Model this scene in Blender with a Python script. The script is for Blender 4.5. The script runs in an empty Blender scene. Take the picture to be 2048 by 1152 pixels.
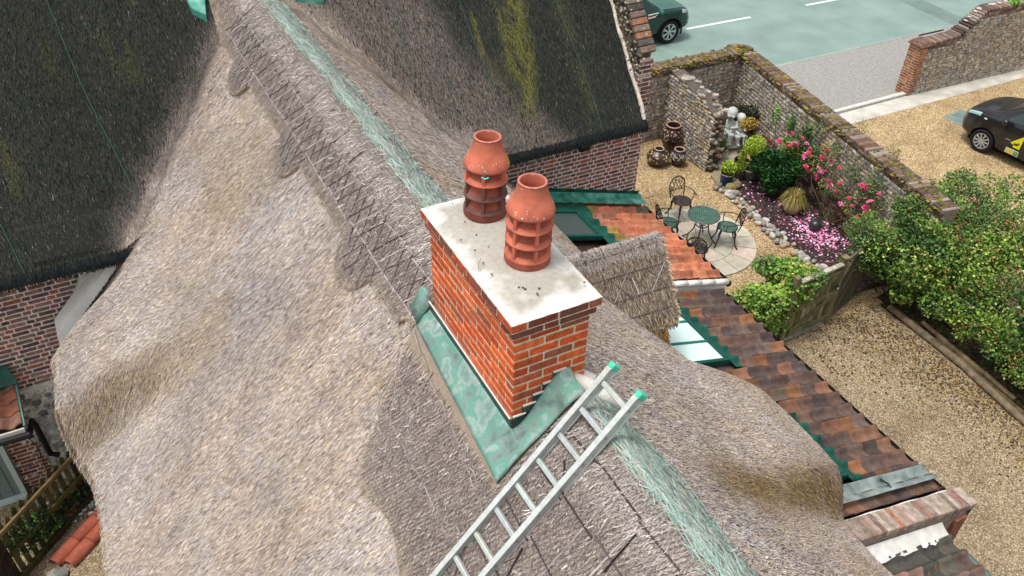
import bpy, bmesh, math, random
import numpy as np
from mathutils import Vector, Matrix
from math import sin, cos, pi, radians, sqrt

scene = bpy.context.scene
C = scene.collection
rng = np.random.default_rng(7)
random.seed(7)

# ------------------------------------------------------------------ camera
EYE = Vector((-1.926, -3.477, 10.6))
FWD = Vector((0.37264, 0.68320, -0.62799))
RT = Vector((0.88646, -0.46222, 0.02315))
UP = Vector((0.27446, 0.56532, 0.77788))
cd = bpy.data.cameras.new('camera')
cam = bpy.data.objects.new('camera', cd)
C.objects.link(cam)
M = Matrix((RT, UP, -FWD)).transposed().to_4x4()
M.translation = EYE
cam.matrix_world = M
cd.sensor_width = 36.0
cd.lens = 29.88
cd.clip_start = 0.1
cd.clip_end = 2000
scene.camera = cam
# ------------------------------------------------------------------ light: bright overcast
SUN_EL, SUN_AZ = radians(73), radians(275)       # azimuth measured from +Y clockwise
w = bpy.data.worlds.new('World')
scene.world = w
w.use_nodes = True
nt = w.node_tree
bg = nt.nodes['Background']
sky = nt.nodes.new('ShaderNodeTexSky')
sky.sky_type = 'NISHITA'
sky.sun_disc = False
sky.sun_elevation = SUN_EL
sky.sun_rotation = SUN_AZ
sky.air_density = 1.0
sky.dust_density = 4.0
hs = nt.nodes.new('ShaderNodeHueSaturation')
hs.inputs['Saturation'].default_value = 0.25
nt.links.new(sky.outputs[0], hs.inputs['Color'])
nt.links.new(hs.outputs[0], bg.inputs[0])
bg.inputs[1].default_value = 0.15
sd = bpy.data.lights.new('sun', 'SUN')
sd.energy = 1.45
sd.angle = radians(12)
sd.color = (1.0, 0.965, 0.92)
so = bpy.data.objects.new('sun', sd)
C.objects.link(so)
sdir = Vector((sin(SUN_AZ) * cos(SUN_EL), cos(SUN_AZ) * cos(SUN_EL), sin(SUN_EL)))
so.rotation_euler = sdir.to_track_quat('Z', 'Y').to_euler()
scene.view_settings.view_transform = 'Standard'
scene.view_settings.look = 'None'
scene.view_settings.exposure = 0.35
scene.view_settings.gamma = 1.0

# ------------------------------------------------------------------ helpers
def lin(r, g, b):
    f = lambda c: (c / 255 / 12.92) if c / 255 <= 0.04045 else ((c / 255 + 0.055) / 1.055) ** 2.4
    return (f(r), f(g), f(b))
def jit(c, a=0.15, h=0.04):
    k = 1 + random.uniform(-a, a)
    return tuple(max(0.002, x * k * (1 + random.uniform(-h, h))) for x in c)
def njit(cols, n, a=0.15, h=0.05, p=None):
    cols = np.array(cols)
    i = rng.choice(len(cols), n, p=p)
    k = 1 + rng.uniform(-a, a, (n, 1))
    return np.clip(cols[i] * k * (1 + rng.uniform(-h, h, (n, 3))), 0.002, 1)
def sm(t):
    t = np.clip(t, 0, 1)
    return t * t * (3 - 2 * t)
_perm = np.random.default_rng(3).random((256, 256))
def vnoise(x, y, seed=0):
    x = np.asarray(x, float) + seed * 17.31
    y = np.asarray(y, float) + seed * 9.77
    xi = np.floor(x).astype(int); yi = np.floor(y).astype(int)
    fx = x - xi; fy = y - yi
    fx = fx * fx * (3 - 2 * fx); fy = fy * fy * (3 - 2 * fy)
    g = lambda i, j: _perm[i % 256, j % 256]
    return (g(xi, yi) * (1 - fx) + g(xi + 1, yi) * fx) * (1 - fy) + (g(xi, yi + 1) * (1 - fx) + g(xi + 1, yi + 1) * fx) * fy
def fbm(x, y, seed=0, o=3):
    s = 0; a = 0.5; t = 0
    for i in range(o):
        s = s + a * vnoise(x * 2 ** i, y * 2 ** i, seed + i); t += a; a *= 0.5
    return s / t

class MB:
    """collects shapes and links them as ONE mesh object"""
    def __init__(s):
        s.v = []; s.f = []; s.c = []; s.m = []; s.q = []
    def add(s, vs, fs, col=(.5, .5, .5), m=0):
        b = len(s.v)
        s.v += [tuple(p) for p in vs]
        s.f += [tuple(i + b for i in f) for f in fs]
        s.c += [tuple(col)] * len(fs)
        s.m += [m] * len(fs)
        return s
    def quads(s, Q, col, m=0):
        s.q.append((np.asarray(Q, float), np.asarray(col, float), m))
        return s
    def box(s, c, d, col=(.5, .5, .5), R=None, m=0, taper=0):
        hx, hy, hz = d[0] / 2, d[1] / 2, d[2] / 2
        P = [Vector((x * hx * (1 - taper * (z > 0)), y * hy * (1 - taper * (z > 0)), z * hz)) for z in (-1, 1) for x, y in ((-1, -1), (1, -1), (1, 1), (-1, 1))]
        if R is not None: P = [R @ p for p in P]
        c = Vector(c)
        s.add([p + c for p in P], [(3, 2, 1, 0), (4, 5, 6, 7), (0, 1, 5, 4), (1, 2, 6, 5), (2, 3, 7, 6), (3, 0, 4, 7)], col, m)
        return s
    def bbox(s, c, d, col, R=None, m=0, b=0.01):
        """box with chamfered vertical and top edges"""
        hx, hy, hz = d[0] / 2, d[1] / 2, d[2] / 2
        b = min(b, hx * .6, hy * .6, hz * .6)
        def ring(ix, z):
            x, y = hx - ix, hy - ix
            return [(-x + b, -y, z), (x - b, -y, z), (x, -y + b, z), (x, y - b, z), (x - b, y, z), (-x + b, y, z), (-x, y - b, z), (-x, -y + b, z)]
        P = [Vector(p) for p in ring(b, -hz) + ring(0, -hz + b) + ring(0, hz - b) + ring(b, hz)]
        if R is not None: P = [R @ p for p in P]
        c = Vector(c)
        F = [tuple(range(7, -1, -1)), tuple(range(24, 32))]
        for k in range(3):
            for i in range(8):
                F.append((k * 8 + i, k * 8 + (i + 1) % 8, k * 8 + 8 + (i + 1) % 8, k * 8 + 8 + i))
        return s.add([p + c for p in P], F, col, m)
    def tube(s, pts, r, col=(.5, .5, .5), n=8, m=0, cap=True, close=False):
        pts = [Vector(p) for p in pts]
        N = len(pts)
        rs = list(r) if hasattr(r, '__len__') else [r] * N
        V = []
        prev = None
        for i, p in enumerate(pts):
            if close: t = pts[(i + 1) % N] - pts[i - 1]
            else: t = pts[min(i + 1, N - 1)] - pts[max(i - 1, 0)]
            t.normalize()
            a = prev if prev is not None else (Vector((0, 0, 1)) if abs(t.z) < .9 else Vector((1, 0, 0)))
            x = a - t * a.dot(t)
            if x.length < 1e-5: x = t.orthogonal()
            x.normalize()
            prev = x
            y = t.cross(x)
            for k in range(n):
                an = 2 * pi * k / n
                V.append(p + (x * cos(an) + y * sin(an)) * rs[i])
        F = []
        for i in range(N if close else N - 1):
            j = (i + 1) % N
            for k in range(n):
                F.append((i * n + k, i * n + (k + 1) % n, j * n + (k + 1) % n, j * n + k))
        if cap and not close:
            F.append(tuple(range(n - 1, -1, -1)))
            F.append(tuple(range((N - 1) * n, N * n)))
        return s.add(V, F, col, m)
    def lathe(s, prof, col=(.5, .5, .5), n=28, T=None, m=0, a0=0, a1=2 * pi):
        full = abs(a1 - a0 - 2 * pi) < 1e-6
        k = n if full else n + 1
        V = []
        for r, z in prof:
            for i in range(k):
                a = a0 + (a1 - a0) * i / n
                p = Vector((r * cos(a), r * sin(a), z))
                V.append(T @ p if T is not None else p)
        F = []
        for j in range(len(prof) - 1):
            for i in range(n):
                i2 = (i + 1) % k
                F.append((j * k + i, j * k + i2, (j + 1) * k + i2, (j + 1) * k + i))
        return s.add(V, F, col, m)
    def ico(s, c, r, col=(.5, .5, .5), sub=1, R=None, m=0, amp=0.0, flat=None):
        V0, F0 = ICO[sub]
        r = r if hasattr(r, '__len__') else (r, r, r)
        c = Vector(c)
        ph = random.random() * 10
        V = []
        for p in V0:
            k = 1 + amp * (sin(p[0] * 4 + ph) * cos(p[1] * 5 + ph * 2) + .6 * sin(p[2] * 6 + ph * 3))
            q = Vector((p[0] * r[0] * k, p[1] * r[1] * k, p[2] * r[2] * k))
            V.append((R @ q if R is not None else q) + c)
        return s.add(V, F0, col, m)
    def poly(s, pts, h0, h1, col=(.5, .5, .5), m=0):
        """prism over a counter-clockwise plan outline"""
        n = len(pts)
        V = [(p[0], p[1], h0) for p in pts] + [(p[0], p[1], h1) for p in pts]
        F = [tuple(range(n - 1, -1, -1)), tuple(range(n, 2 * n))] + [(i, (i + 1) % n, n + (i + 1) % n, n + i) for i in range(n)]
        return s.add(V, F, col, m)
    def grid(s, P, col=(.5, .5, .5), m=0, flip=False, close=False):
        """P: rows of points"""
        a, b = len(P), len(P[0])
        V = [tuple(q) for row in P for q in row]
        F = []
        for i in range(a - 1):
            for j in range(b if close else b - 1):
                j2 = (j + 1) % b
                f = (i * b + j, i * b + j2, (i + 1) * b + j2, (i + 1) * b + j)
                F.append(f[::-1] if flip else f)
        return s.add(V, F, col, m)
    def build(s, name, mats, parent=None, smooth=False, label=None, angle=None):
        me = bpy.data.meshes.new(name)
        V = np.array(s.v, float).reshape(-1, 3)
        nv = len(V)
        ls = [len(f) for f in s.f]
        loops = np.array([i for f in s.f for i in f], int)
        col = np.array(s.c, float).reshape(-1, 3)
        mi = np.array(s.m, int)
        tot = np.array(ls, int)
        for Q, cq, m in s.q:
            n, k = Q.shape[0], Q.shape[1]
            V = np.concatenate([V, Q.reshape(-1, 3)])
            loops = np.concatenate([loops, nv + np.arange(n * k)])
            tot = np.concatenate([tot, np.full(n, k)])
            col = np.concatenate([col, np.broadcast_to(cq, (n, 3))])
            mi = np.concatenate([mi, np.full(n, m)])
            nv += n * k
        me.vertices.add(nv); me.vertices.foreach_set('co', V.ravel())
        me.loops.add(len(loops)); me.loops.foreach_set('vertex_index', loops.astype(np.int32))
        me.polygons.add(len(tot))
        st = np.concatenate([[0], np.cumsum(tot)[:-1]]) if len(tot) else np.array([])
        me.polygons.foreach_set('loop_start', st.astype(np.int32))
        me.polygons.foreach_set('material_index', mi.astype(np.int32))
        if smooth: me.polygons.foreach_set('use_smooth', np.ones(len(tot), bool))
        else: me.polygons.foreach_set('use_smooth', np.zeros(len(tot), bool))
        me.update(calc_edges=True)
        at = me.attributes.new('Col', 'FLOAT_COLOR', 'FACE')
        at.data.foreach_set('color', np.concatenate([col, np.ones((len(col), 1))], 1).ravel())
        for m in (mats if isinstance(mats, (list, tuple)) else [mats]): me.materials.append(m)
        if smooth and angle: me.set_sharp_from_angle(angle=radians(angle))
        o = bpy.data.objects.new(name, me)
        C.objects.link(o)
        if parent is not None: o.parent = parent
        if label: o['label'] = label
        return o
ICO = {}
for s_ in (1, 2, 3):
    b_ = bmesh.new(); bmesh.ops.create_icosphere(b_, subdivisions=s_, radius=1)
    b_.verts.ensure_lookup_table()
    ICO[s_] = ([tuple(v.co) for v in b_.verts], [tuple(v.index for v in f.verts) for f in b_.faces]); b_.free()

def thing(name, label, cat, loc=(0, 0, 0), rz=0.0, group=None):
    o = bpy.data.objects.new(name, None)
    C.objects.link(o)
    o.location = loc
    o.rotation_euler = (0, 0, rz)
    o.empty_display_size = 0.1
    return tag(o, label, cat, group)
def tag(o, label, cat, group=None):
    o['label'] = label; o['category'] = cat
    if group: o['group'] = group
    return o
def struct(o):
    o['kind'] = 'structure'
    return o
def stuff(o, label, cat):
    o['kind'] = 'stuff'; o['label'] = label; o['category'] = cat
    return o
def dup(o, parent=None):
    c = o.copy(); C.objects.link(c)
    if parent is not None: c.parent = parent
    for ch in list(o.children): dup(ch, c)
    return c
def rotz(a): return Matrix.Rotation(a, 3, 'Z')
def frame(x, z):
    """3x3 whose local x follows x and local z leans to z"""
    x = Vector(x).normalized(); z = Vector(z)
    y = z.cross(x).normalized(); z = x.cross(y)
    return Matrix((x, y, z)).transposed()

# ------------------------------------------------------------------ materials
def newmat(name):
    m = bpy.data.materials.new(name); m.use_nodes = True
    n = m.node_tree
    return m, n, n.nodes['Principled BSDF']
def node(n, t, **kw):
    x = n.nodes.new(t)
    for k, v in kw.items():
        if k.startswith('i_'): x.inputs[k[2:].replace('_', ' ')].default_value = v
        else: setattr(x, k, v)
    return x
def ramp(n, stops, interp='LINEAR'):
    r = n.nodes.new('ShaderNodeValToRGB')
    r.color_ramp.interpolation = interp
    e = r.color_ramp.elements
    while len(e) < len(stops): e.new(0.5)
    for k, (p, c) in zip(e, stops):
        k.position = p; k.color = (*c, 1) if len(c) == 3 else c
    return r
def mat_attr(name, rough=.8, var=.25, ns=25.0, bump=.25, bs=60.0, metal=0.0, spec=.3, stretch=(1, 1, 1), spots=None, sheen=0, trans=0):
    """face colour x fine noise, optional spots (scale, threshold, colour)"""
    m, n, p = newmat(name)
    L = n.links.new
    at = node(n, 'ShaderNodeAttribute', attribute_name='Col')
    tc = node(n, 'ShaderNodeTexCoord')
    mp = node(n, 'ShaderNodeMapping'); mp.inputs['Scale'].default_value = stretch
    L(tc.outputs['Object'], mp.inputs['Vector'])
    no = node(n, 'ShaderNodeTexNoise'); no.inputs['Scale'].default_value = ns; no.inputs['Detail'].default_value = 5
    L(mp.outputs[0], no.inputs['Vector'])
    mr = node(n, 'ShaderNodeMapRange')
    mr.inputs['From Min'].default_value = .3; mr.inputs['From Max'].default_value = .7
    mr.inputs['To Min'].default_value = 1 - var; mr.inputs['To Max'].default_value = 1 + var
    L(no.outputs['Fac'], mr.inputs['Value'])
    mu = node(n, 'ShaderNodeVectorMath', operation='SCALE')
    L(at.outputs['Color'], mu.inputs[0]); L(mr.outputs[0], mu.inputs['Scale'])
    out = mu.outputs[0]
    for sp in (spots or []):
        sc, th, colr = sp
        vo = node(n, 'ShaderNodeTexNoise'); vo.inputs['Scale'].default_value = sc; vo.inputs['Detail'].default_value = 4
        L(tc.outputs['Object'], vo.inputs['Vector'])
        r = ramp(n, [(th, (0, 0, 0)), (th + .06, (1, 1, 1))])
        L(vo.outputs['Fac'], r.inputs[0])
        mx = node(n, 'ShaderNodeMix', data_type='RGBA')
        L(r.outputs[0], mx.inputs['Factor']); L(out, mx.inputs['A']); mx.inputs['B'].default_value = (*colr, 1)
        out = mx.outputs['Result']
    L(out, p.inputs['Base Color'])
    p.inputs['Roughness'].default_value = rough
    p.inputs['Metallic'].default_value = metal
    p.inputs['Specular IOR Level'].default_value = spec
    if bump:
        nb = node(n, 'ShaderNodeTexNoise'); nb.inputs['Scale'].default_value = bs; nb.inputs['Detail'].default_value = 4
        L(mp.outputs[0], nb.inputs['Vector'])
        bu = node(n, 'ShaderNodeBump'); bu.inputs['Strength'].default_value = bump; bu.inputs['Distance'].default_value = .02
        L(nb.outputs['Fac'], bu.inputs['Height']); L(bu.outputs[0], p.inputs['Normal'])
    return m
def mat_gravel(name, stops, scale=45.0, damp=None):
    m, n, p = newmat(name)
    L = n.links.new
    tc = node(n, 'ShaderNodeTexCoord')
    vo = node(n, 'ShaderNodeTexVoronoi'); vo.inputs['Scale'].default_value = scale
    L(tc.outputs['Object'], vo.inputs['Vector'])
    sx = node(n, 'ShaderNodeSeparateColor'); L(vo.outputs['Color'], sx.inputs[0])
    r = ramp(n, stops, 'CONSTANT'); L(sx.outputs[0], r.inputs[0])
    # edge gaps between pebbles
    rg = ramp(n, [(.3, (1.18, 1.18, 1.18)), (.9, (.60, .56, .52))])
    L(vo.outputs['Distance'], rg.inputs[0])
    mu = node(n, 'ShaderNodeMix', data_type='RGBA', blend_type='MULTIPLY'); mu.inputs['Factor'].default_value = 1
    L(r.outputs[0], mu.inputs['A']); L(rg.outputs[0], mu.inputs['B'])
    n2 = node(n, 'ShaderNodeTexNoise'); n2.inputs['Scale'].default_value = 1.3; n2.inputs['Detail'].default_value = 6
    L(tc.outputs['Object'], n2.inputs['Vector'])
    r2 = ramp(n, [(.3, (.74, .71, .67)), (.5, (1, 1, 1)), (.7, (1.12, 1.12, 1.12))]); L(n2.outputs['Fac'], r2.inputs[0])
    m2 = node(n, 'ShaderNodeMix', data_type='RGBA', blend_type='MULTIPLY'); m2.inputs['Factor'].default_value = 1
    L(mu.outputs['Result'], m2.inputs['A']); L(r2.outputs[0], m2.inputs['B'])
    L(m2.outputs['Result'], p.inputs['Base Color'])
    bu = node(n, 'ShaderNodeBump'); bu.inputs['Strength'].default_value = .9; bu.inputs['Distance'].default_value = .012; bu.invert = True
    L(vo.outputs['Distance'], bu.inputs['Height']); L(bu.outputs[0], p.inputs['Normal'])
    p.inputs['Roughness'].default_value = .75
    return m
def mat_noise(name, stops, scale=3.0, detail=8, rough=.8, bump=.3, bs=80, metal=0, spec=.3, fine=.15, fs=150):
    m, n, p = newmat(name)
    L = n.links.new
    tc = node(n, 'ShaderNodeTexCoord')
    no = node(n, 'ShaderNodeTexNoise'); no.inputs['Scale'].default_value = scale; no.inputs['Detail'].default_value = detail
    L(tc.outputs['Object'], no.inputs['Vector'])
    r = ramp(n, stops); L(no.outputs['Fac'], r.inputs[0])
    nf = node(n, 'ShaderNodeTexNoise'); nf.inputs['Scale'].default_value = fs; nf.inputs['Detail'].default_value = 3
    L(tc.outputs['Object'], nf.inputs['Vector'])
    mr = node(n, 'ShaderNodeMapRange'); mr.inputs['From Min'].default_value = .3; mr.inputs['From Max'].default_value = .7
    mr.inputs['To Min'].default_value = 1 - fine; mr.inputs['To Max'].default_value = 1 + fine
    L(nf.outputs['Fac'], mr.inputs['Value'])
    mu = node(n, 'ShaderNodeVectorMath', operation='SCALE'); L(r.outputs[0], mu.inputs[0]); L(mr.outputs[0], mu.inputs['Scale'])
    L(mu.outputs[0], p.inputs['Base Color'])
    p.inputs['Roughness'].default_value = rough; p.inputs['Metallic'].default_value = metal
    p.inputs['Specular IOR Level'].default_value = spec
    if bump:
        nb = node(n, 'ShaderNodeTexNoise'); nb.inputs['Scale'].default_value = bs; nb.inputs['Detail'].default_value = 4
        L(tc.outputs['Object'], nb.inputs['Vector'])
        bu = node(n, 'ShaderNodeBump'); bu.inputs['Strength'].default_value = bump; bu.inputs['Distance'].default_value = .02
        L(nb.outputs['Fac'], bu.inputs['Height']); L(bu.outputs[0], p.inputs['Normal'])
    return m
def mat_glass(name, col, rough=.08, spec=.8):
    m, n, p = newmat(name)
    p.inputs['Base Color'].default_value = (*col, 1); p.inputs['Roughness'].default_value = rough
    p.inputs['Specular IOR Level'].default_value = spec
    return m

STRAW = mat_attr('straw', rough=.85, var=.18, ns=60, bump=.3, bs=90, spec=.15)
BRICK = mat_attr('brick', rough=.88, var=.28, ns=22, bump=.5, bs=70, spec=.2)
OLDBRICK = mat_attr('weathered_brick', rough=.9, var=.35, ns=14, bump=.6, bs=50, spec=.15, spots=[(9, .64, (.42, .40, .35))])
FLINT = mat_attr('flint', rough=.65, var=.22, ns=12, bump=.25, bs=50, spec=.4)
TILE = mat_attr('clay_tile', rough=.85, var=.32, ns=9, bump=.4, bs=45, spec=.2)
TILEOLD = mat_attr('weathered_clay_tile', rough=.9, var=.32, ns=8, bump=.5, bs=45, spec=.2, spots=[(9, .63, (.27, .115, .05)), (17, .66, (.17, .15, .11))])
TERRA = mat_attr('terracotta', rough=.95, var=.30, ns=7, bump=.15, bs=80, spec=.25, spots=[(26, .70, (.62, .52, .45))])
LEAD = mat_noise('green_lead', [(.30, lin(84, 112, 104)), (.42, lin(126, 148, 140)), (.49, lin(98, 156, 138)), (.56, lin(152, 170, 163)), (.64, lin(114, 148, 138)), (.74, lin(178, 190, 185))], scale=5.5, rough=.62, bump=.22, bs=12, metal=.0, fine=.09)
TEAL = mat_noise('teal_lead', [(.3, lin(40, 110, 92)), (.5, lin(80, 165, 142)), (.72, lin(150, 205, 188))], scale=5, rough=.5, bump=.15, bs=25, metal=.1, fine=.08)
DKTEAL = mat_noise('dark_green_flashing', [(.3, lin(6, 58, 50)), (.7, lin(22, 100, 82))], scale=6, rough=.45, bump=.1, bs=40, fine=.1)
CEMENT = mat_noise('cement', [(.28, lin(138, 130, 114)), (.42, lin(186, 178, 160)), (.5, lin(202, 196, 182)), (.58, lin(218, 214, 204)), (.68, lin(246, 246, 242))], scale=4.2, rough=.9, bump=.35, bs=26, fine=.09, fs=70)
RENDER = mat_noise('pale_mortar', [(.3, lin(222, 219, 208)), (.7, lin(244, 242, 234))], scale=4, rough=.9, bump=.3, bs=40)
MATTE = mat_attr('painted', rough=.6, var=.08, ns=10, bump=0, spec=.3)
WOOD = mat_attr('weathered_wood', rough=.85, var=.35, ns=10, bump=.4, bs=40, spec=.15, stretch=(1, 1, .25))
IRON = mat_attr('painted_iron', rough=.45, var=.2, ns=20, bump=.1, bs=80, spec=.5, metal=.2)
ALU = mat_attr('aluminium', rough=.42, var=.14, ns=22, bump=.08, bs=80, spec=.5, metal=.35)
LEAF = mat_attr('leaf', rough=.55, var=.15, ns=6, bump=0, spec=.3)
PAINT = mat_attr('car_paint', rough=.16, var=.03, ns=5, bump=0, spec=.6)
RUBBER = mat_attr('rubber', rough=.75, var=.1, ns=20, bump=.1, bs=60, spec=.2)
RIM = mat_attr('wheel_alloy', rough=.32, var=.06, ns=20, bump=0, spec=.5, metal=.5)
STONE = mat_attr('stone', rough=.8, var=.22, ns=16, bump=.3, bs=40, spec=.25)
GLAZE = mat_attr('glazed_pot', rough=.3, var=.2, ns=12, bump=.1, bs=40, spec=.5)
CARGLASS = mat_glass('car_glass', (.012, .03, .028), .06, .9)
ROOFGLASS = mat_glass('roof_glass', lin(222, 246, 238), .45, .4)
DARKGLASS = mat_glass('dark_roof_glass', lin(70, 86, 84), .06, .9)
ROAD = mat_noise('road_asphalt', [(.3, lin(122, 144, 136)), (.7, lin(141, 162, 154))], scale=.9, rough=.9, bump=.4, bs=140, fine=.14, fs=90)
PAVE = mat_noise('pavement_asphalt', [(.3, lin(140, 139, 134)), (.52, lin(154, 152, 147)), (.75, lin(168, 165, 158))], scale=11, rough=.92, bump=.5, bs=90, fine=.2, fs=60)
CONC = mat_noise('concrete_strip', [(.3, lin(176, 172, 160)), (.7, lin(214, 210, 200))], scale=2.2, rough=.9, bump=.3, bs=70, fine=.1, fs=60)
MULCH = mat_gravel('bark_mulch', [(0, lin(30, 22, 22)), (.35, lin(52, 38, 36)), (.7, lin(78, 60, 55)), (.92, lin(120, 98, 86))], 34)
GRAVEL_G = mat_gravel('golden_gravel', [(0, lin(132, 106, 72)), (.2, lin(178, 152, 104)), (.45, lin(204, 180, 134)), (.68, lin(172, 146, 106)), (.84, lin(220, 204, 172)), (.94, lin(142, 122, 104))], 46)
GRAVEL_D = mat_gravel('drive_gravel', [(0, lin(114, 98, 74)), (.18, lin(152, 134, 104)), (.42, lin(174, 156, 124)), (.66, lin(144, 126, 98)), (.82, lin(196, 182, 154)), (.93, lin(128, 114, 98))], 56)
SOIL = mat_gravel('soil', [(0, lin(44, 34, 24)), (.4, lin(66, 52, 36)), (.75, lin(90, 74, 48)), (.92, lin(70, 84, 36))], 22)

# ================================================================== THE COTTAGE
house = thing('thatched_cottage', 'thatched brick and flint cottage with a tall brick chimney astride its ridge', 'cottage', (0, 0, 0))
RX, RZ = 0.40, 6.38          # main ridge line
def win(t, a0, a1, b0, b1):
    return sm((t - a0) / (a1 - a0)) * (1 - sm((t - b0) / (b1 - b0)))
def HM(x, y):
    """main roof, ridge along y"""
    x = np.asarray(x, float); y = np.asarray(y, float)
    d = x - RX
    k = np.where(d < 0, 1.03, .98)
    z = RZ + .10 - k * np.sqrt(d * d + .10 ** 2)
    # left eyebrow
    c = 3.6 + np.clip(-1.5 - x, -1, 3) * .47
    a = .54 * sm((-x - 1.2) / 1.8) * win(y, 0, 1, 5.7, 6.62) * sm((y - c + .08) / .58)
    # right eyebrow
    c2 = -.95 + np.clip(x - 1.2, -1, 4) * .22
    b = (.05 * sm((x - .7) / 1.0) + .46 * sm((x - 2.0) / 2.4)) * sm((y - c2) / .50) * (1 - sm((y - 1.5) / .8))
    z = z + a + b
    z = z + .05 * (fbm(x * .8, y * .8, 5) - .5)
    return z
def HW(x, y):
    """wing roof, ridge along x"""
    y = np.asarray(y, float)
    z = 4.0 + 1.17 * (y - 6.6)
    z = np.minimum(z, 7.25 - 1.17 * (y - 9.38))
    return z + .05 * (fbm(np.asarray(x, float) * .7, y * .7, 11) - .5)
def smax(a, b, k=.28):
    h = np.clip(.5 + .5 * (a - b) / k, 0, 1)
    return b * (1 - h) + a * h + k * h * (1 - h)
def HR(x, y):
    hm, hw = HM(x, y), HW(x, y)
    return np.where(np.asarray(y) > 6.62, smax(hm, hw), hm)
def eaveL(y): return -3.12 - .17 * win(y, 4.0, 4.9, 5.9, 6.9) - .03 * np.sin(y * 3.1)
def eaveR(y): return 3.80 + (.40 + .24 * sm(y / 1.2)) * win(y, -.55, .1, 1.9, 2.7) + .03 * np.sin(y * 2.7)

LIGHT = [lin(206, 196, 190), lin(178, 166, 162), lin(140, 126, 120), lin(214, 198, 170), lin(192, 183, 188), lin(160, 140, 116), lin(234, 227, 219)]
LP = [.24, .23, .13, .12, .12, .08, .08]
DARK = [lin(44, 48, 48), lin(57, 57, 57), lin(32, 46, 46), lin(78, 74, 72), lin(38, 56, 53), lin(150, 144, 138)]
DP = [.33, .255, .20, .07, .139, .006]
MOSS = [lin(112, 112, 52), lin(92, 94, 48), lin(76, 78, 48), lin(134, 130, 66)]
GOLD = [lin(150, 120, 70), lin(122, 96, 56), lin(174, 146, 92), lin(96, 76, 46)]

def mossmask(x, y):
    t = np.clip((y - 6.7) / 1.5, -.2, 1.4)
    m = np.exp(-((x - (4.0 + .30 * t)) / .16) ** 2) * 1.25 * win(t, -.3, -.1, .9, 1.3)
    m += np.exp(-((x - (3.78 + .2 * t)) / .16) ** 2) * .6 * win(t, .0, .2, .8, 1.0)
    m += np.exp(-((x - 3.52) / .12) ** 2) * .8 * win(t, .25, .4, .8, 1.0)
    m += np.exp(-((x - 5.05) / .12) ** 2) * .35 + np.exp(-((x - 3.55) / .14) ** 2) * .5 * win(t, -.1, .0, .15, .3)
    m += np.exp(-((x + 3.05 + .15 * t) / .12) ** 2) * .38 * win(t, .25, .4, .6, .75)
    m += np.exp(-((x + 2.3) / .14) ** 2) * .2 * win(t, .8, .95, 1.2, 1.4)
    m += np.exp(-((x + 1.45) / .22) ** 2) * .32 * win(t, .75, .9, 1.1, 1.25)
    return m * np.clip(fbm(x * 9, y * 4, 21) * 2.8 - .85, 0, 1.0)
def wingweight(x, y):
    """0 = pale new straw, 1 = old dark thatch"""
    d = HW(x, y) - HM(x, y)
    n = (fbm(x * 2.2, y * 1.1, 31) - .5)
    wl = sm((d + .42 + n * .7) / 1.0)
    wr = sm((d + .22 + n * .7) / .8) * .52 + .48 * sm((d - 1.35 + n * 1.1) / .8)
    return np.where(x < RX, wl, wr)
def goldmask(x, y):
    c = 3.6 + np.clip(-1.5 - x, -1, 3) * .47
    a = np.exp(-((y - c - .22) / .26) ** 2) * sm((-x - 1.35) / 1.0)
    c2 = -.95 + np.clip(x - 1.2, -1, 4) * .22
    b = np.exp(-((y - c2 - .26) / .26) ** 2) * sm((x - 1.0) / .9)
    return np.where(x < RX, a, b)
def straw_cols(x, y, wing):
    n = len(x)
    c = njit(LIGHT, n, .22, .05, LP)
    patch = fbm(x * 1.1, y * 1.1, 41)
    tan = sm((patch - .52) / .2)[:, None]
    c = c * (1 - .22 * tan) + njit(GOLD, n, .2) * .22 * tan * 1.45
    p2 = fbm(x * 1.7 + 5, y * 1.7, 51)[:, None]
    c = c * np.array([[1.02, 1.0, .96]]) * (.81 + .38 * p2) * (.84 + .32 * fbm(x * 4.5, y * 4.5, 57)[:, None])
    c = c * (1 + .10 * np.clip(fbm(x * 1.3 + 3, y * 1.3, 63) - .5, -.3, .3)[:, None] * np.array([[1.5, 0, -1.8]]))
    g = np.clip(goldmask(x, y) * (.6 + .8 * fbm(x * 4, y * 4, 91)), 0, 1)[:, None] * np.where(x < RX, .66, .92)[:, None]
    c = c * (1 - g) + njit(GOLD, n, .25) * g
    if wing is not None:
        ww = wingweight(x, y)
        dk = .84 * njit(DARK, n, .22, .06, DP) * (.75 + .5 * fbm(x * 3, y * 1.5, 33))[:, None]
        grey = njit([lin(116, 108, 102), lin(92, 84, 80), lin(138, 128, 120), lin(74, 68, 64)], n, .18)
        t1 = np.clip(ww * 2 + rng.uniform(-.25, .25, n), 0, 1)[:, None]; t2 = np.clip(ww * 2 - 1 + rng.uniform(-.25, .25, n) * (ww > .2), 0, 1)[:, None]
        c = c * (1 - t1) + grey * t1
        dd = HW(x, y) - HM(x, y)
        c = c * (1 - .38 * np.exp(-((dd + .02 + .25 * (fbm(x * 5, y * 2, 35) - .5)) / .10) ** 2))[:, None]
        mm = np.clip(mossmask(x, y) + rng.uniform(-.2, .2, n), 0, .9)[:, None]
        dk = dk * (1 - mm) + njit(MOSS, n, .25) * mm
        c = c * (1 - t2) + dk * t2
    return c
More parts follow.
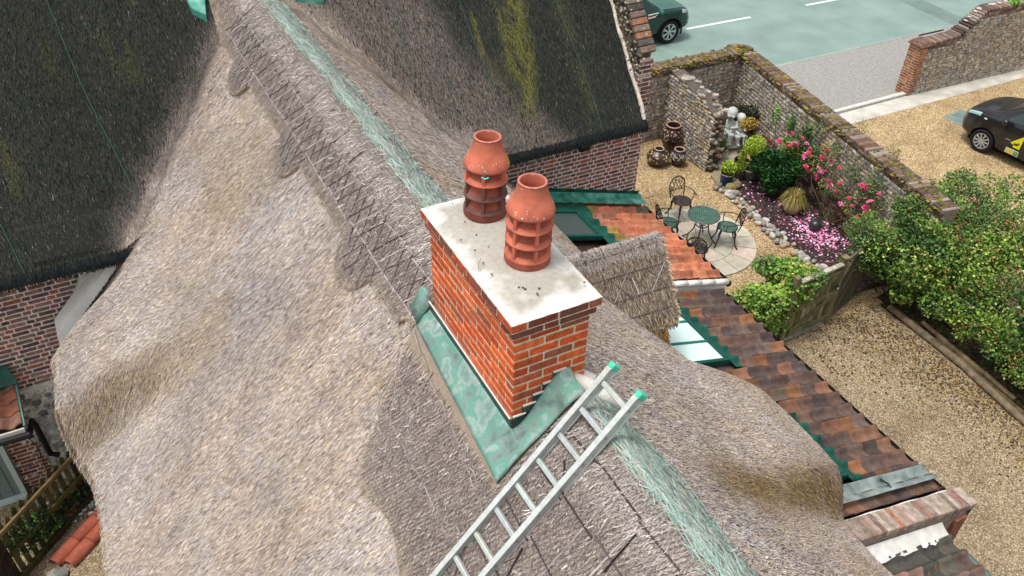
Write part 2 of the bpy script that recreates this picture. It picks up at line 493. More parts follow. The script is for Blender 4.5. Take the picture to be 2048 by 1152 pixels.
def straw(H, x, y, ln, wd, cols, lift=.014, off=.004, spread=.28, dirfn=None):
    """short flat straws lying down the slope of surface H at (x, y)"""
    e = .04
    gx = (H(x + e, y) - H(x - e, y)) / (2 * e); gy = (H(x, y + e) - H(x, y - e)) / (2 * e)
    g = np.sqrt(gx * gx + gy * gy) + 1e-6
    dx, dy = (-gx / g, -gy / g) if dirfn is None else dirfn(x, y)
    a = rng.normal(0, spread, len(x))
    ex = dx * np.cos(a) - dy * np.sin(a); ey = dx * np.sin(a) + dy * np.cos(a)
    T = np.stack([ex, ey, gx * ex + gy * ey], 1); T /= np.linalg.norm(T, axis=1, keepdims=True)
    N = np.stack([-gx, -gy, np.ones_like(gx)], 1); N /= np.linalg.norm(N, axis=1, keepdims=True)
    S = np.cross(N, T)
    tw = rng.normal(0, .35, (len(x), 1))
    S2 = S + N * tw
    P = np.stack([x, y, H(x, y)], 1) + N * off
    l = (ln * rng.uniform(.55, 1.3, len(x)))[:, None]; w_ = (wd * rng.uniform(.6, 1.4, len(x)))[:, None] * .5
    up = (lift * rng.uniform(.2, 1.6, len(x)))[:, None]
    A = P - T * l * .5; B = P + T * l * .5 + N * up
    return np.stack([A - S2 * w_, A + S2 * w_, B + S2 * w_ * .6, B - S2 * w_ * .6], 1)

def roof_mesh(name, rows, label, straws, edge=None):
    mb = MB()
    for P, colr in rows: mb.grid(P, colr)
    for Q, c in straws: mb.quads(Q, c)
    return mb.build(name, STRAW, house, smooth=False, label=label)

BASE = lin(104, 92, 86)
# main roof sheets
def main_rows():
    out = []
    ys = np.arange(-6, 9.4, .08)
    for side in (-1, 1):
        rows = []
        for y in ys:
            if side < 0: xe = float(eaveL(y))
            else: xe = float(eaveR(y))
            t = np.linspace(0, 1, 70)
            xs = RX + (xe - RX) * t
            z = np.where(HM(xs, y) > HW(xs, y) - .3, HR(xs, y + 0 * xs), HM(xs, y + 0 * xs)) if y > 6.62 else HM(xs, y + 0 * xs)
            row = [(a, y, b) for a, b in zip(xs, z)]
            s = 1 if side > 0 else -1
            ze = z[-1]
            row += [(xe + s * .03, y, ze - .07), (xe + s * .02, y, ze - .15), (xe - s * .10, y, ze - .33), (xe - s * .5, y, ze - .12)]
            rows.append(row)
        out.append((ys, rows))
    return out
mb = MB()
for (ys, rows), side in zip(main_rows(), (-1, 1)):
    V = []; F = []
    nb = len(rows[0])
    for r in rows: V += r
    for i in range(len(rows) - 1):
        yc = (ys[i] + ys[i + 1]) / 2
        for j in range(nb - 1):
            xc = (rows[i][j][0] + rows[i + 1][j + 1][0]) / 2
            keep = yc < 7.0 or (float(HM(xc, yc)) > float(HW(xc, yc)) - .12 and j < 70)
            if keep:
                f = (i * nb + j, i * nb + j + 1, (i + 1) * nb + j + 1, (i + 1) * nb + j)
                F.append(f if side > 0 else f[::-1])
    mb.add(V, F, BASE)
n = 520000
x = rng.uniform(-3.3, RX, n); y = rng.uniform(-2.2, 8.8, n)
k = (x > eaveL(y)) & ((y < 6.95) | ((HM(x, y) > HW(x, y) - .15) & (y > 6.62))) & ((x < -.0) | (y > 6.0) | (y < -.5))
x, y = x[k], y[k]
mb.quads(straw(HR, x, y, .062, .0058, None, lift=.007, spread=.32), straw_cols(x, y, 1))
n = 330000
x = rng.uniform(RX, 4.5, n); y = rng.uniform(-2.6, 8.5, n)
k = (x < eaveR(y)) & ((y < 6.95) | (HM(x, y) > HW(x, y) - .15))
x, y = x[k], y[k]
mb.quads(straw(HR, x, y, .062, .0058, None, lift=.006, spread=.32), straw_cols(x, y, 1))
# eave fringe
def fringe(n, side, y0, y1):
    y = rng.uniform(y0, y1, n); xe = (eaveL(y) if side < 0 else eaveR(y))
    z = HM(xe, y)
    d = rng.uniform(0, .33, n)
    xx = xe + side * (.035 - .36 * np.clip(d - .15, 0, 1))
    A = np.stack([xx - side * .02, y, z - d], 1)
    T = np.stack([side * (.55 + 0 * y), rng.normal(0, .25, n), -1 + 0 * y], 1) * rng.uniform(.04, .10, (n, 1))
    S = np.stack([0 * y, 1 + 0 * y, 0 * y], 1) * .006
    Q = np.stack([A - S, A + S, A + T + S * .6, A + T - S * .6], 1)
    mb.quads(Q, njit(LIGHT + GOLD, n, .25))
fringe(14000, -1, -2.2, 6.95); fringe(14000, 1, -2.6, 6.0)
roof_main = mb.build('thatched_roof', STRAW, house, label='pale new straw thatch of the main range with eyebrow swells')

# wing roof
mb = MB()
xs = np.arange(-8, 6.03, .07); ysw = np.concatenate([np.arange(6.6, 9.4, .07), np.arange(9.4, 11.9, .2)])
G = [[(float(a), float(b), float(smax(HM(a, b), HW(a, b))) - .012 if -4.2 < a < 5.2 else float(HW(a, b)) - .012) for a in xs] for b in ysw]
V = [p for r in G for p in r]; F = []
nb = len(xs)
for i in range(len(ysw) - 1):
    for j in range(nb - 1):
        xc, yc = (xs[j] + xs[j + 1]) / 2, (ysw[i] + ysw[i + 1]) / 2
        if float(HW(xc, yc)) > float(HM(xc, yc)) - .2 or xc < -3.2 or xc > 4.2: F.append((i * nb + j, i * nb + j + 1, (i + 1) * nb + j + 1, (i + 1) * nb + j))
mb.add(V, F, lin(32, 33, 31))
er = [[(float(a), 6.6, float(HW(a, 6.6)) - .012), (float(a), 6.575, float(HW(a, 6.6)) - .06), (float(a), 6.60, float(HW(a, 6.6)) - .13), (float(a), 6.98, float(HW(a, 6.6)) - .12)] for a in xs if a < -2.25 or a > 3.0]
half = [r for r in er if r[0][0] < 0], [r for r in er if r[0][0] > 0]
for h_ in half: mb.grid(h_, lin(58, 52, 46))
n = 330000
x = np.concatenate([rng.uniform(-5.2, .4, n // 2), rng.uniform(.4, 6.0, n // 2)]); y = rng.uniform(6.6, 9.3, n)
k = (HW(x, y) > HM(x, y) - .2) | (x < -3.25) | (x > 4.2)
x, y = x[k], y[k]
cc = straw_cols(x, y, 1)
mb.quads(straw(lambda a, b: np.where((a > -3.3) & (a < 4.4), smax(HM(a, b), HW(a, b)), HW(a, b)), x, y, .055, .0055, None, lift=.003, spread=.22), cc)
n = 7000
x = np.concatenate([rng.uniform(-5.2, -1.95, n // 2), rng.uniform(2.9, 6.0, n // 2)]); z = HW(x, 6.6 + 0 * x) - rng.uniform(-.02, .11, n)
A = np.stack([x, 6.575 + 0 * x, z], 1); T = np.stack([rng.normal(0, .2, n), -.35 + 0 * x, -1 + 0 * x], 1) * rng.uniform(.03, .09, (n, 1)); S = np.array([[.006, 0, 0]])
mb.quads(np.stack([A - S, A + S, A + T + S, A + T - S], 1), njit(DARK[:3], n, .3))
roof_wing = mb.build('thatched_roof', STRAW, house, label='old dark mossy thatch of the cross wing under wire netting')
# wire seams down the dark thatch
mb = MB()
for (xa, xb) in ((-2.25, -1.75), (-4.0, -3.3), (3.3, 3.55), (4.9, 5.15), (2.35, 2.3), (3.02, 2.72)):
    pts = []
    for t in np.linspace(0, 1, 26):
        yy = 6.58 + 2.6 * t; xx = xa + (xb - xa) * (1 - t) + .02 * sin(t * 9)
        pts.append((xx, yy, float(max(HW(xx, yy), HM(xx, yy))) + .03))
    mb = MB(); mb.tube(pts, .0045, lin(62, 96, 88), n=5); mb.build('netting_seam', MATTE, roof_wing)

# ---- block ridge
def capL(y):
    """x of the scalloped lower edge on the left side"""
    y = np.asarray(y, float)
    t = np.abs(((y - 6.95 + 1.07) % 2.14) - 1.07)
    sc = -.20 - .20 * np.sqrt(np.clip(1 - (t / .34) ** 2, 0, 1))
    ap = -.14 - .76 * sm((1.62 - y) / .95) + .05 * np.sin(y * 5)
    return np.where(y > 1.62, sc, np.minimum(ap, -.14))
def HC(x, y):
    return np.where(np.asarray(y) > 6.62, smax(HM(x, y), HW(x, y)), HM(x, y)) + .055 + .02 * (fbm(np.asarray(x) * 3, np.asarray(y) * 3, 61) - .5)
mb = MB()
ysc = np.arange(-6, 9.25, .05)
P = []
for yy in ysc:
    xl = float(capL(yy)); t = np.linspace(0, 1, 24)
    xx = .62 + (xl - .62) * t
    row = [(.64, yy, float(HM(.64, yy)) - .02)] + [(float(a), yy, float(HC(a, yy))) for a in xx]
    row += [(xl - .005, yy, float(HC(xl, yy)) - .03), (xl + .03, yy, float(HM(xl, yy)) - .03)]
    P.append(row)
mb.grid(P, lin(150, 136, 120))
n = 190000
x = rng.uniform(-.95, .60, n); y = rng.uniform(-2.2, 9.0, n)
k = (x > capL(y)) & ~((x > -.235) & (x < .45) & (y > -.235) & (y < 1.46))
x, y = x[k], y[k]
n = len(x)
CAP = [lin(168, 156, 146), lin(146, 133, 125), lin(122, 109, 102), lin(186, 170, 150), lin(156, 145, 140), lin(96, 84, 78), lin(204, 194, 180)]
c = njit(CAP, n, .22, .05, [.22, .22, .18, .12, .14, .07, .05])
fz = np.exp(-((x - .24) / .10) ** 2)[:, None]
c = c * (1 - .6 * fz) + njit([lin(206, 196, 188), lin(178, 166, 158), lin(226, 218, 208)], n) * .6 * fz
low = sm((capL(y) + .16 - x) / .12)[:, None] * .3
c = c * (1 - low) + njit([lin(186, 166, 138), lin(160, 140, 114), lin(206, 190, 164)], n) * low
band = (np.sin((y * 2 * pi / .28) + x * 4) > .75)[:, None]
c = np.where(band, c * .90, c) * np.where(y < 1.7, 1.14, 1.04)[:, None]
mb.quads(straw(HC, x, y, np.where(y < .5, .058, .085), np.where(y < .5, .0042, .0055), None, lift=.010, spread=.45), c)
# fuzzy crest
n = 9000
x = rng.normal(.24, .06, n); y = rng.uniform(-2.2, 8.2, n); kk = (y < -.24) | (y > 1.46); x, y = x[kk], y[kk]; n = len(x)
mb.quads(straw(HC, x, y, np.where(y < 0, .06, .085), np.where(y < 0, .004, .005), None, lift=.022, spread=.7, dirfn=lambda a, b: (-1 + 0 * a, 0 * a)), njit([lin(206, 196, 188), lin(170, 158, 150), lin(228, 222, 214), lin(140, 126, 118)], n, .15))
cap = mb.build('ridge_cap', STRAW, roof_main, label='raised block ridge with scalloped lower edge')
# cut undersides of the tongues
# ---- hazel spars and cords on the ridge
mb = MB(); mc = MB()
def sp(mbx, x0, y0, x1, y1, r, col, n=7, lift=.030):
    pts = []
    for t in np.linspace(0, 1, n):
        xx, yy = x0 + (x1 - x0) * t, y0 + (y1 - y0) * t
        pts.append((xx, yy, float(HC(xx, yy)) + lift))
    mbx.tube(pts, r, col, n=5)
def spcol(): return jit(random.choice([lin(180, 171, 167), lin(164, 154, 150), lin(194, 187, 181), lin(146, 135, 130)]), .12)
def cordcol(): return jit(random.choice([lin(72, 58, 62), lin(92, 76, 76), lin(56, 46, 48)]), .12)
for xl in (-.12, .10):
    yy = 8.1
    while yy > 1.6:
        L = random.uniform(.55, .8)
        sp(mb, xl + random.uniform(-.01, .01), yy, xl + random.uniform(-.02, .02), yy - L * .96, .0065, jit(lin(172, 163, 158), .12), 7, .018)
        yy -= L * .99
yy = 8.1
k = 0
while yy > 1.6:
    a = random.uniform(-.015, .015)
    lo = max(-.34, float(capL(yy)) + .05)
    sp(mc, .11 + a, yy, -.12 + a, yy - .20, .0065, cordcol(), 5, .020)
    sp(mb if k % 2 else mc, -.12 + a, yy, .11 + a, yy - .20, .006, spcol() if k % 2 else cordcol(), 5, .022)
    if lo < -.16:
        sp(mc, -.12 + a, yy, lo, yy - .14, .006, cordcol(), 4, .020); sp(mb if k % 3 == 0 else mc, lo, yy, -.12, yy - .14, .0055, spcol() if k % 3 == 0 else cordcol(), 4, .020)
    if k % 3 == 1: sp(mc, .11, yy - .05, .27, yy - .12, .006, cordcol(), 4, .024)
    yy -= .155; k += 1
# apron left of the chimney: curved spars
for (cx_, cy_, r_) in ((-.42, 1.05, .20), (-.30, .72, .2), (-.62, .62, .2), (-.42, .32, .22), (-.66, .22, .17), (-.40, -.05, .18)):
    pts = []
    for t in np.linspace(-.2, 2.6, 14):
        xx, yy = cx_ + r_ * cos(t + 1.7), cy_ + r_ * 1.1 * sin(t + 1.7)
        pts.append((xx, yy, float(HC(xx, yy)) + .018))
    mb.tube(pts, .0055, jit(lin(150, 138, 132), .1), n=5)
for (a, b, c_, d) in ((-.16, 1.45, -.30, .2), (-.30, .2, -.36, -.3), (-.28, 1.4, -.82, .55), (-.55, 1.0, -.6, -.2), (-.2, .95, -.5, .85)):
    for q in range(5):
        t0, t1 = q / 5 + random.uniform(0, .03), (q + 1) / 5 - random.uniform(-.02, .05)
        sp(mb, a + (c_ - a) * t0 + random.uniform(-.015, .015), b + (d - b) * t0, a + (c_ - a) * t1 + random.uniform(-.015, .015), b + (d - b) * t1, .006, jit(lin(158, 146, 140), .12), 4, .018)
# in front of the chimney: light spars down, dark cords across
for i in range(9):
    yy = -.40 - i * .26
    sp(mb, .22, yy, -.62, yy - random.uniform(-.05, .05), .0065, spcol(), 9, .02)
for xl in (.24, .02, -.22, -.46, -.68):
    yy = -.3
    while yy > -3.2:
        L = random.uniform(.3, .5)
        sp(mc, xl + random.uniform(-.02, .02), yy, xl + random.uniform(-.02, .02), yy - L, .008, cordcol(), 5, .02)
        yy -= L
for i in range(9):
    a, b = random.uniform(-.75, .25), random.uniform(-2.2, -.3)
    sp(mb if random.random() < .6 else mc, a, b, a - random.uniform(.1, .3), b - random.uniform(-.25, .25), .0065, spcol() if random.random() < .6 else cordcol(), 4)
n = 700
x = rng.uniform(-.7, .3, n); y = rng.uniform(-2, 8, n); k = (x > capL(y) + .06) & ~((x > -.24) & (y > -.24) & (y < 1.5)); x, y = x[k], y[k]
mb.quads(straw(HC, x, y, .04, .008, None, lift=.02, off=.02, spread=1.5), njit([lin(206, 200, 196), lin(180, 172, 168)], len(x)))
mb.build('spar', WOOD, cap, label='pale split hazel spars pinning the ridge')['kind'] = 'stuff'
mc.build('cord', MATTE, cap, label='dark twisted cords across the ridge')['kind'] = 'stuff'
# chicken wire over the near ridge: hexagons of wire
mb = MB()
def hexwire(x0, x1, y0, y1, s, col, r=.0022, mask=None):
    h = s * sqrt(3) / 2
    i = 0; yy = y0
    segs = []
    while yy < y1:
        xx = x0 + (s * .75 if i % 2 else 0)
        while xx < x1:
            segs += [((xx, yy), (xx + s * .5, yy)), ((xx + s * .5, yy), (xx + s * .75, yy + h * .5)), ((xx, yy), (xx - s * .25, yy + h * .5))]
            xx += s * 1.5
        yy += h * .5; i += 1
    return segs
sg = np.array(hexwire(-.88, .34, -2.0, 8.0, .040, None))
A, B = sg[:, 0], sg[:, 1]
k = (A[:, 0] > capL(A[:, 1])) & ((A[:, 1] < -.25) | (A[:, 0] < -.27) | (A[:, 1] > 1.6))
A, B = A[k], B[k]
za = HC(A[:, 0], A[:, 1]) + .024; zb = HC(B[:, 0], B[:, 1]) + .024
a3 = np.column_stack([A, za]); b3 = np.column_stack([B, zb])
d = b3 - a3; d /= np.linalg.norm(d, axis=1, keepdims=True)
s3 = np.cross(d, np.array([-.5, -.5, .7])); s3 /= np.linalg.norm(s3, axis=1, keepdims=True); s3 *= .0028
mb.quads(np.stack([a3 - s3, a3 + s3, b3 + s3, b3 - s3], 1), njit([lin(116, 106, 102), lin(92, 84, 82), lin(138, 130, 126)], len(a3)))
mb.build('wire_netting', IRON, cap)
# ---- green netting roll along the crest
mb = MB()
n = 52000
x = rng.uniform(.33, .84, n); y = rng.uniform(-2.4, 8.3, n)
dens = np.exp(-((x - .57) / .17) ** 4) * (.14 + .55 * sm((fbm(x * 9, y * 2, 71) - .35) / .25))
k = (rng.random(n) < dens) & ~((y > -.22) & (y < 1.45) & (x < .62))
x, y = x[k], y[k]
HN = lambda a, b: np.maximum(HR(a, b) + .03, np.where(a < .66, HC(a, b) + .014, 0))
c = njit([lin(168, 194, 184), lin(150, 176, 166), lin(190, 206, 198), lin(122, 148, 140), lin(190, 180, 170)], len(x), .15, .03, [.24, .2, .2, .1, .26])
mb.quads(straw(HN, x, y, .17, .0055, None, lift=.010, spread=.22, dirfn=lambda a, b: (np.where(rng.random(len(a)) < .5, .18, -.18), np.where(rng.random(len(a)) < .5, -1, 1.0))), c)
for xl, r in ((.37, .004), (.78, .006), (.72, .005), (.44, .004)):
    for ya, yb in ((-2.4, -.22), (1.5, 8.2)):
        mb.tube([(xl + .02 * sin(t * 5), t, float(HN(xl, t)) + .02) for t in np.arange(ya, yb, .25)], r * .75, jit(lin(146, 180, 168)), n=5)
n = 900
x = rng.normal(.76, .05, n); y = rng.uniform(-2.2, 8, n)
mb.quads(straw(HN, x, y, .08, .010, None, lift=.03, spread=1.2), njit([lin(196, 190, 180), lin(150, 140, 130), lin(110, 96, 86)], n))
mb.build('green_netting', STRAW, roof_main, label='sea green netting strip along the crest')

# lead saddles where the ridge meets the wing
mb = MB()
for pts in ([(-.46, 8.44), (-.30, 8.36), (-.22, 8.62), (-.30, 9.3), (-.55, 9.3), (-.52, 8.8)],
            [(.95, 8.42), (1.34, 8.36), (1.38, 8.7), (1.30, 9.2), (.8, 9.2), (.82, 8.7)]):
    top = [(a, b, float(HR(a, b)) + .10) for a, b in pts]; bot = [(a, b, float(HR(a, b)) - .02) for a, b in pts]
    nn = len(pts)
    mb = MB(); mb.add(bot + top, [tuple(range(nn, 2 * nn)), tuple(range(nn - 1, -1, -1))] + [(i, (i + 1) % nn, nn + (i + 1) % nn, nn + i) for i in range(nn)])
    mb.build('lead_saddle', TEAL, house)

# ---- dormer
DY, DZ = 3.38, 4.50
def HD(x, y): return DZ + .04 - 1.55 * np.sqrt((np.asarray(y, float) - DY) ** 2 + .05 ** 2) + 0 * np.asarray(x, float) - .03 * np.asarray(x, float) + .09
mb = MB()
ys = np.linspace(DY - .92, DY + .92, 40)
for x0, x1, top, half, thick in ((1.4, 3.74, -.13, .92, .28), (1.2, 3.90, 0, .60, .12)):
    ys = np.linspace(DY - half, DY + half, 33)
    xs_ = np.linspace(x0, x1, 14)
    up = [[(float(a), float(b), float(HD(a, b)) + top) for b in ys] for a in xs_]
    mb.grid(up, lin(110, 92, 76) if top == 0 else lin(104, 82, 52), flip=True)
    dn = [[(float(a), float(DY + (b - DY) * .9), float(HD(a, b)) + top - thick) for b in ys] for a in xs_]
    mb.grid(dn, lin(70, 54, 36))
    for U, D in zip([up[-1]], [dn[-1]]): mb.grid([U, D], lin(150, 128, 100))
    mb.grid([[r[0] for r in up], [r[0] for r in dn]], lin(110, 88, 58)); mb.grid([[r[-1] for r in dn], [r[-1] for r in up]], lin(110, 88, 58))
def dst(n, x0, x1, h0, h1, off, pal, ln, wd, lift, spread):
    x = rng.uniform(x0, x1, n); y = DY + rng.choice([-1, 1], n, p=[.8, .2]) * rng.uniform(h0, h1, n)
    mb.quads(straw(lambda a, b: HD(a, b) + off, x, y, ln, wd, None, lift=lift, spread=spread), njit(pal, n, .25))
dst(17000, 1.4, 3.9, 0, .60, 0, [lin(170, 154, 136), lin(146, 130, 114), lin(118, 102, 90), lin(192, 176, 152), lin(152, 138, 128), lin(96, 82, 72)], .10, .006, .014, .35)
dst(3000, 1.4, 3.9, 0, .14, .01, [lin(190, 184, 178), lin(160, 150, 142)], .10, .006, .015, .8)
dst(7000, 1.5, 3.74, .58, .92, -.13, GOLD + [lin(96, 74, 48), lin(130, 108, 76)], .14, .01, .015, .25)
n = 3000   # fringes on the cut end and the lower cut edge
y = DY + rng.uniform(-.6, .6, n); x = 3.88 + 0 * y; z = HD(x, y) - rng.uniform(0, .12, n)
A = np.stack([x, y, z], 1); T = np.stack([rng.uniform(.3, 1, n), rng.normal(0, .3, n), rng.normal(-.4, .3, n)], 1) * rng.uniform(.04, .11, (n, 1)); S = np.array([[0, .005, .004]])
mb.quads(np.stack([A - S, A + S, A + T + S, A + T - S], 1), njit([lin(196, 178, 148), lin(166, 146, 116), lin(214, 200, 176), lin(120, 100, 78)], n))
n = 2600
x = rng.uniform(1.8, 3.9, n); y = DY - .60 + 0 * x; z = HD(x, y) - rng.uniform(0, .12, n)
A = np.stack([x, y, z], 1); T = np.stack([rng.normal(0, .25, n), -.6 + 0 * x, -1 + 0 * x], 1) * rng.uniform(.04, .10, (n, 1)); S = np.array([[.005, 0, 0]])
mb.quads(np.stack([A - S, A + S, A + T + S, A + T - S], 1), njit([lin(190, 170, 140), lin(150, 128, 98), lin(208, 194, 168), lin(110, 90, 66)], n))
dormer = mb.build('dormer_roof', STRAW, house, label='small thatched dormer ridge laced with cord')
mb = MB()
def dl(x0, h0, x1, h1, r, col, s=-1):
    mb.tube([(x0 + (x1 - x0) * t, DY + s * (h0 + (h1 - h0) * t), float(HD(x0 + (x1 - x0) * t, DY + s * (h0 + (h1 - h0) * t))) + .034) for t in np.linspace(0, 1, 6)], r, col, n=5)
for h_ in (.10, .24, .42, .54):
    dl(1.8, h_, 3.84, h_ + random.uniform(-.02, .02), .007, jit(lin(104, 90, 84), .1))
for i in range(7):
    a = 1.9 + i * .28
    dl(a, .24, a + .28, .42, .006, jit(lin(112, 98, 92), .15)); dl(a, .42, a + .28, .24, .006, spcol() if i % 2 == 0 else jit(lin(104, 92, 86), .15))
    dl(a, 0.0, a + .02, .12, .008, cordcol())
    if i % 2: dl(a + .05, .28, a + .1, .40, .009, lin(206, 200, 196))
mb.build('cord', MATTE, dormer)['kind'] = 'stuff'

# ---- brick laying
BR_CH = [lin(226, 110, 58), lin(220, 100, 50), lin(210, 104, 62), lin(190, 98, 66), lin(168, 102, 74), lin(230, 120, 68), lin(222, 104, 54), lin(214, 100, 52), lin(202, 90, 52), lin(218, 106, 56)]
BR_OLD = [lin(150, 110, 104), lin(134, 98, 94), lin(118, 92, 90), lin(164, 124, 114), lin(104, 86, 86), lin(176, 108, 84), lin(146, 116, 108), lin(126, 110, 96)]
MORT = lin(232, 222, 200)
MORTP = lin(236, 222, 214)
def bricks(mb, P0, ux, nv, W, H, bond, cols, mort, depth=.10, clip=None, out=.003, g=.075, core=True, colfn=None, joint=.014):
    """courses of single bricks on a mortar core; P0 = lower left corner of the face, ux along it, nv outward"""
    P0, ux, nv = Vector(P0), Vector(ux).normalized(), Vector(nv).normalized()
    R = Matrix((ux, -nv, Vector((0, 0, 1)))).transposed()
    L = .225
    nc = int(round(H / g))
    for j in range(nc):
        z = g * (j + .5)
        seq = []
        if bond == 'stretcher':
            u = 0 if j % 2 else -L / 2
            while u < W - .001: seq.append((u, L)); u += L
        else:
            u = -.056 if j % 2 else 0
            k = j % 2
            while u < W - .001:
                l = L if k % 2 == 0 else L / 2
                seq.append((u, l)); u += l; k += 1
        for u, l in seq:
            a, b = max(u, 0), min(u + l, W)
            e0 = 0 if a <= 0.001 else joint * .45; e1 = 0 if b >= W - .001 else joint * .45
            if b - a < .03: continue
            uc = (a + b) / 2
            if clip and not clip(uc, z): continue
            c = jit(random.choice(cols), .18)
            if colfn: c = colfn(uc, z, c)
            o_ = random.uniform(-.002, .002)
            mb.bbox(P0 + ux * ((a + e0 + b - e1) / 2) + nv * (out + o_ - depth / 2) + Vector((0, 0, z)), (b - a - e0 - e1, depth, g - joint), c, R, 0, .005)
    if core:
        mb.box(P0 + ux * (W / 2) - nv * (depth / 2 + .0005) + Vector((0, 0, H / 2)), (W - .002, depth - .001, H), mort, R)

# ================================================================== chimney
CW, CL, ZA = .5575, 1.342, 6.92
cmb = MB()
zb = ZA - 14 * .075
def chcol(u, z, c):
    t = max(0, 1 - (z + zb - 6.1) / .28) * .35
    return tuple(a * (1 - t) + b * t for a, b in zip(c, lin(206, 150, 132)))
HB = ZA + .075 - zb
for P0, ux, nv, W in (((0, 0, zb), (1, 0, 0), (0, -1, 0), CW), ((0, CL, zb), (0, -1, 0), (-1, 0, 0), CL), ((CW, 0, zb), (0, 1, 0), (1, 0, 0), CL), ((CW, CL, zb), (-1, 0, 0), (0, 1, 0), CW)):
    bricks(cmb, P0, ux, nv, W, HB, 'stretcher', BR_CH, MORT, .10, core=False, colfn=chcol if nv[0] < 0 else None)
cmb.box((CW / 2, CL / 2, zb + HB / 2), (CW - .004, CL - .004, HB), MORT)
for k, o in ((0, .030), (1, .050)):
    z0 = ZA + .075 * (k + 1)
    for P0, ux, nv, W in (((-o, -o, z0), (1, 0, 0), (0, -1, 0), CW + 2 * o), ((-o, CL + o, z0), (0, -1, 0), (-1, 0, 0), CL + 2 * o), ((CW + o, -o, z0), (0, 1, 0), (1, 0, 0), CL + 2 * o), ((CW + o, CL + o, z0), (-1, 0, 0), (0, 1, 0), CW + 2 * o)):
        mbx = MB()
        bricks(cmb, P0, ux, nv, W, .075, 'stretcher' if k else 'flemish', [lin(188, 84, 54), lin(150, 82, 66), lin(126, 82, 66), lin(198, 92, 58), lin(160, 96, 80)], MORT, .10, core=False)
    cmb.box((CW / 2, CL / 2, z0 + .0375), (CW + 2 * o - .004, CL + 2 * o - .004, .075), MORT)
chimney = cmb.build('chimney', BRICK, house, label='orange red brick chimney stack with corbelled top')
# flaunched cement cap
ZS = ZA + .225
mb = MB()
nx, ny = 60, 130
rows = []
for i in range(ny + 1):
    r = []
    for j in range(nx + 1):
        a = -.052 + (CW + .104) * j / nx; b = -.052 + (CL + .104) * i / ny
        e = min(j, nx - j, 18) / 18; f = min(i, ny - i, 26) / 26
        t = min(e, f)
        edge = .008 * (fbm(a * 25, b * 25, 3) - .5)
        r.append((a + edge * (j in (0, nx)), b + edge * (i in (0, ny)), ZS + .006 + .034 * sm(t * 1.15) + .008 * (fbm(a * 8, b * 8, 8) - .5) - (.012 if t == 0 else 0)))
    rows.append(r)
for i in range(ny):
    for j in range(nx):
        a, b = j / nx, i / ny
        e = max(0, 1 - min(a, 1 - a, b * 2.2, (1 - b) * 2.2) / .20)
        wgt = max(0, min(1, e * .95 + (fbm(a * 7, b * 14, 4) - .60) * 1.5 + 1.6 * max(0, .22 - b)))
        wgt = float(wgt); t2 = float(vnoise(a * 4, b * 9, 6))
        base = [x_ * (1 - .35 * t2) + y_ * .35 * t2 for x_, y_ in zip(lin(180, 176, 166), lin(154, 144, 122))]
        colr = tuple(x_ * (1 - wgt) + y_ * wgt for x_, y_ in zip(base, lin(230, 228, 222)))
        mb.add([rows[i][j], rows[i][j + 1], rows[i + 1][j + 1], rows[i + 1][j]], [(0, 1, 2, 3)], colr)
mb.grid([rows[0], [(p[0], p[1], ZS - .004) for p in rows[0]]], lin(236, 232, 224), flip=True); mb.grid([[(p[0], p[1], ZS - .004) for p in rows[-1]], rows[-1]], flip=True)
lf = [r[0] for r in rows]; rt_ = [r[-1] for r in rows]
mb.grid([lf, [(p[0], p[1], ZS - .004) for p in lf]]); mb.grid([[(p[0], p[1], ZS - .004) for p in rt_], rt_])
slab = mb.build('cement_cap', mat_attr('cement', rough=.9, var=.10, ns=26, bump=.4, bs=30, spec=.2, spots=[(38, .66, (.55, .53, .48))]), chimney, smooth=True, angle=40)
wm = slab.modifiers.new('weld', 'WELD'); wm.merge_threshold = .0005
mb = MB()
for i in range(30):
    a, b = random.uniform(-.02, CW), random.uniform(0, CL + .02)
    if (a - .34) ** 2 + (b - .48) ** 2 < .19 ** 2 or (a - .33) ** 2 + (b - 1.1) ** 2 < .19 ** 2: continue
    mb = MB(); mb.ico((a, b, ZS + .046), (random.uniform(.004, .011), random.uniform(.004, .009), .005), random.choice([lin(60, 56, 54), lin(110, 104, 98), lin(90, 80, 70)]), 1); mb.build('pebble', STONE, chimney)
mb = MB(); mb.tube([(.0, .52, ZS + .035), (.015, .55, ZS + .06), (.05, .58, ZS + .062)], .002, lin(120, 110, 100), n=5)
mb.build('twig', STONE, chimney)
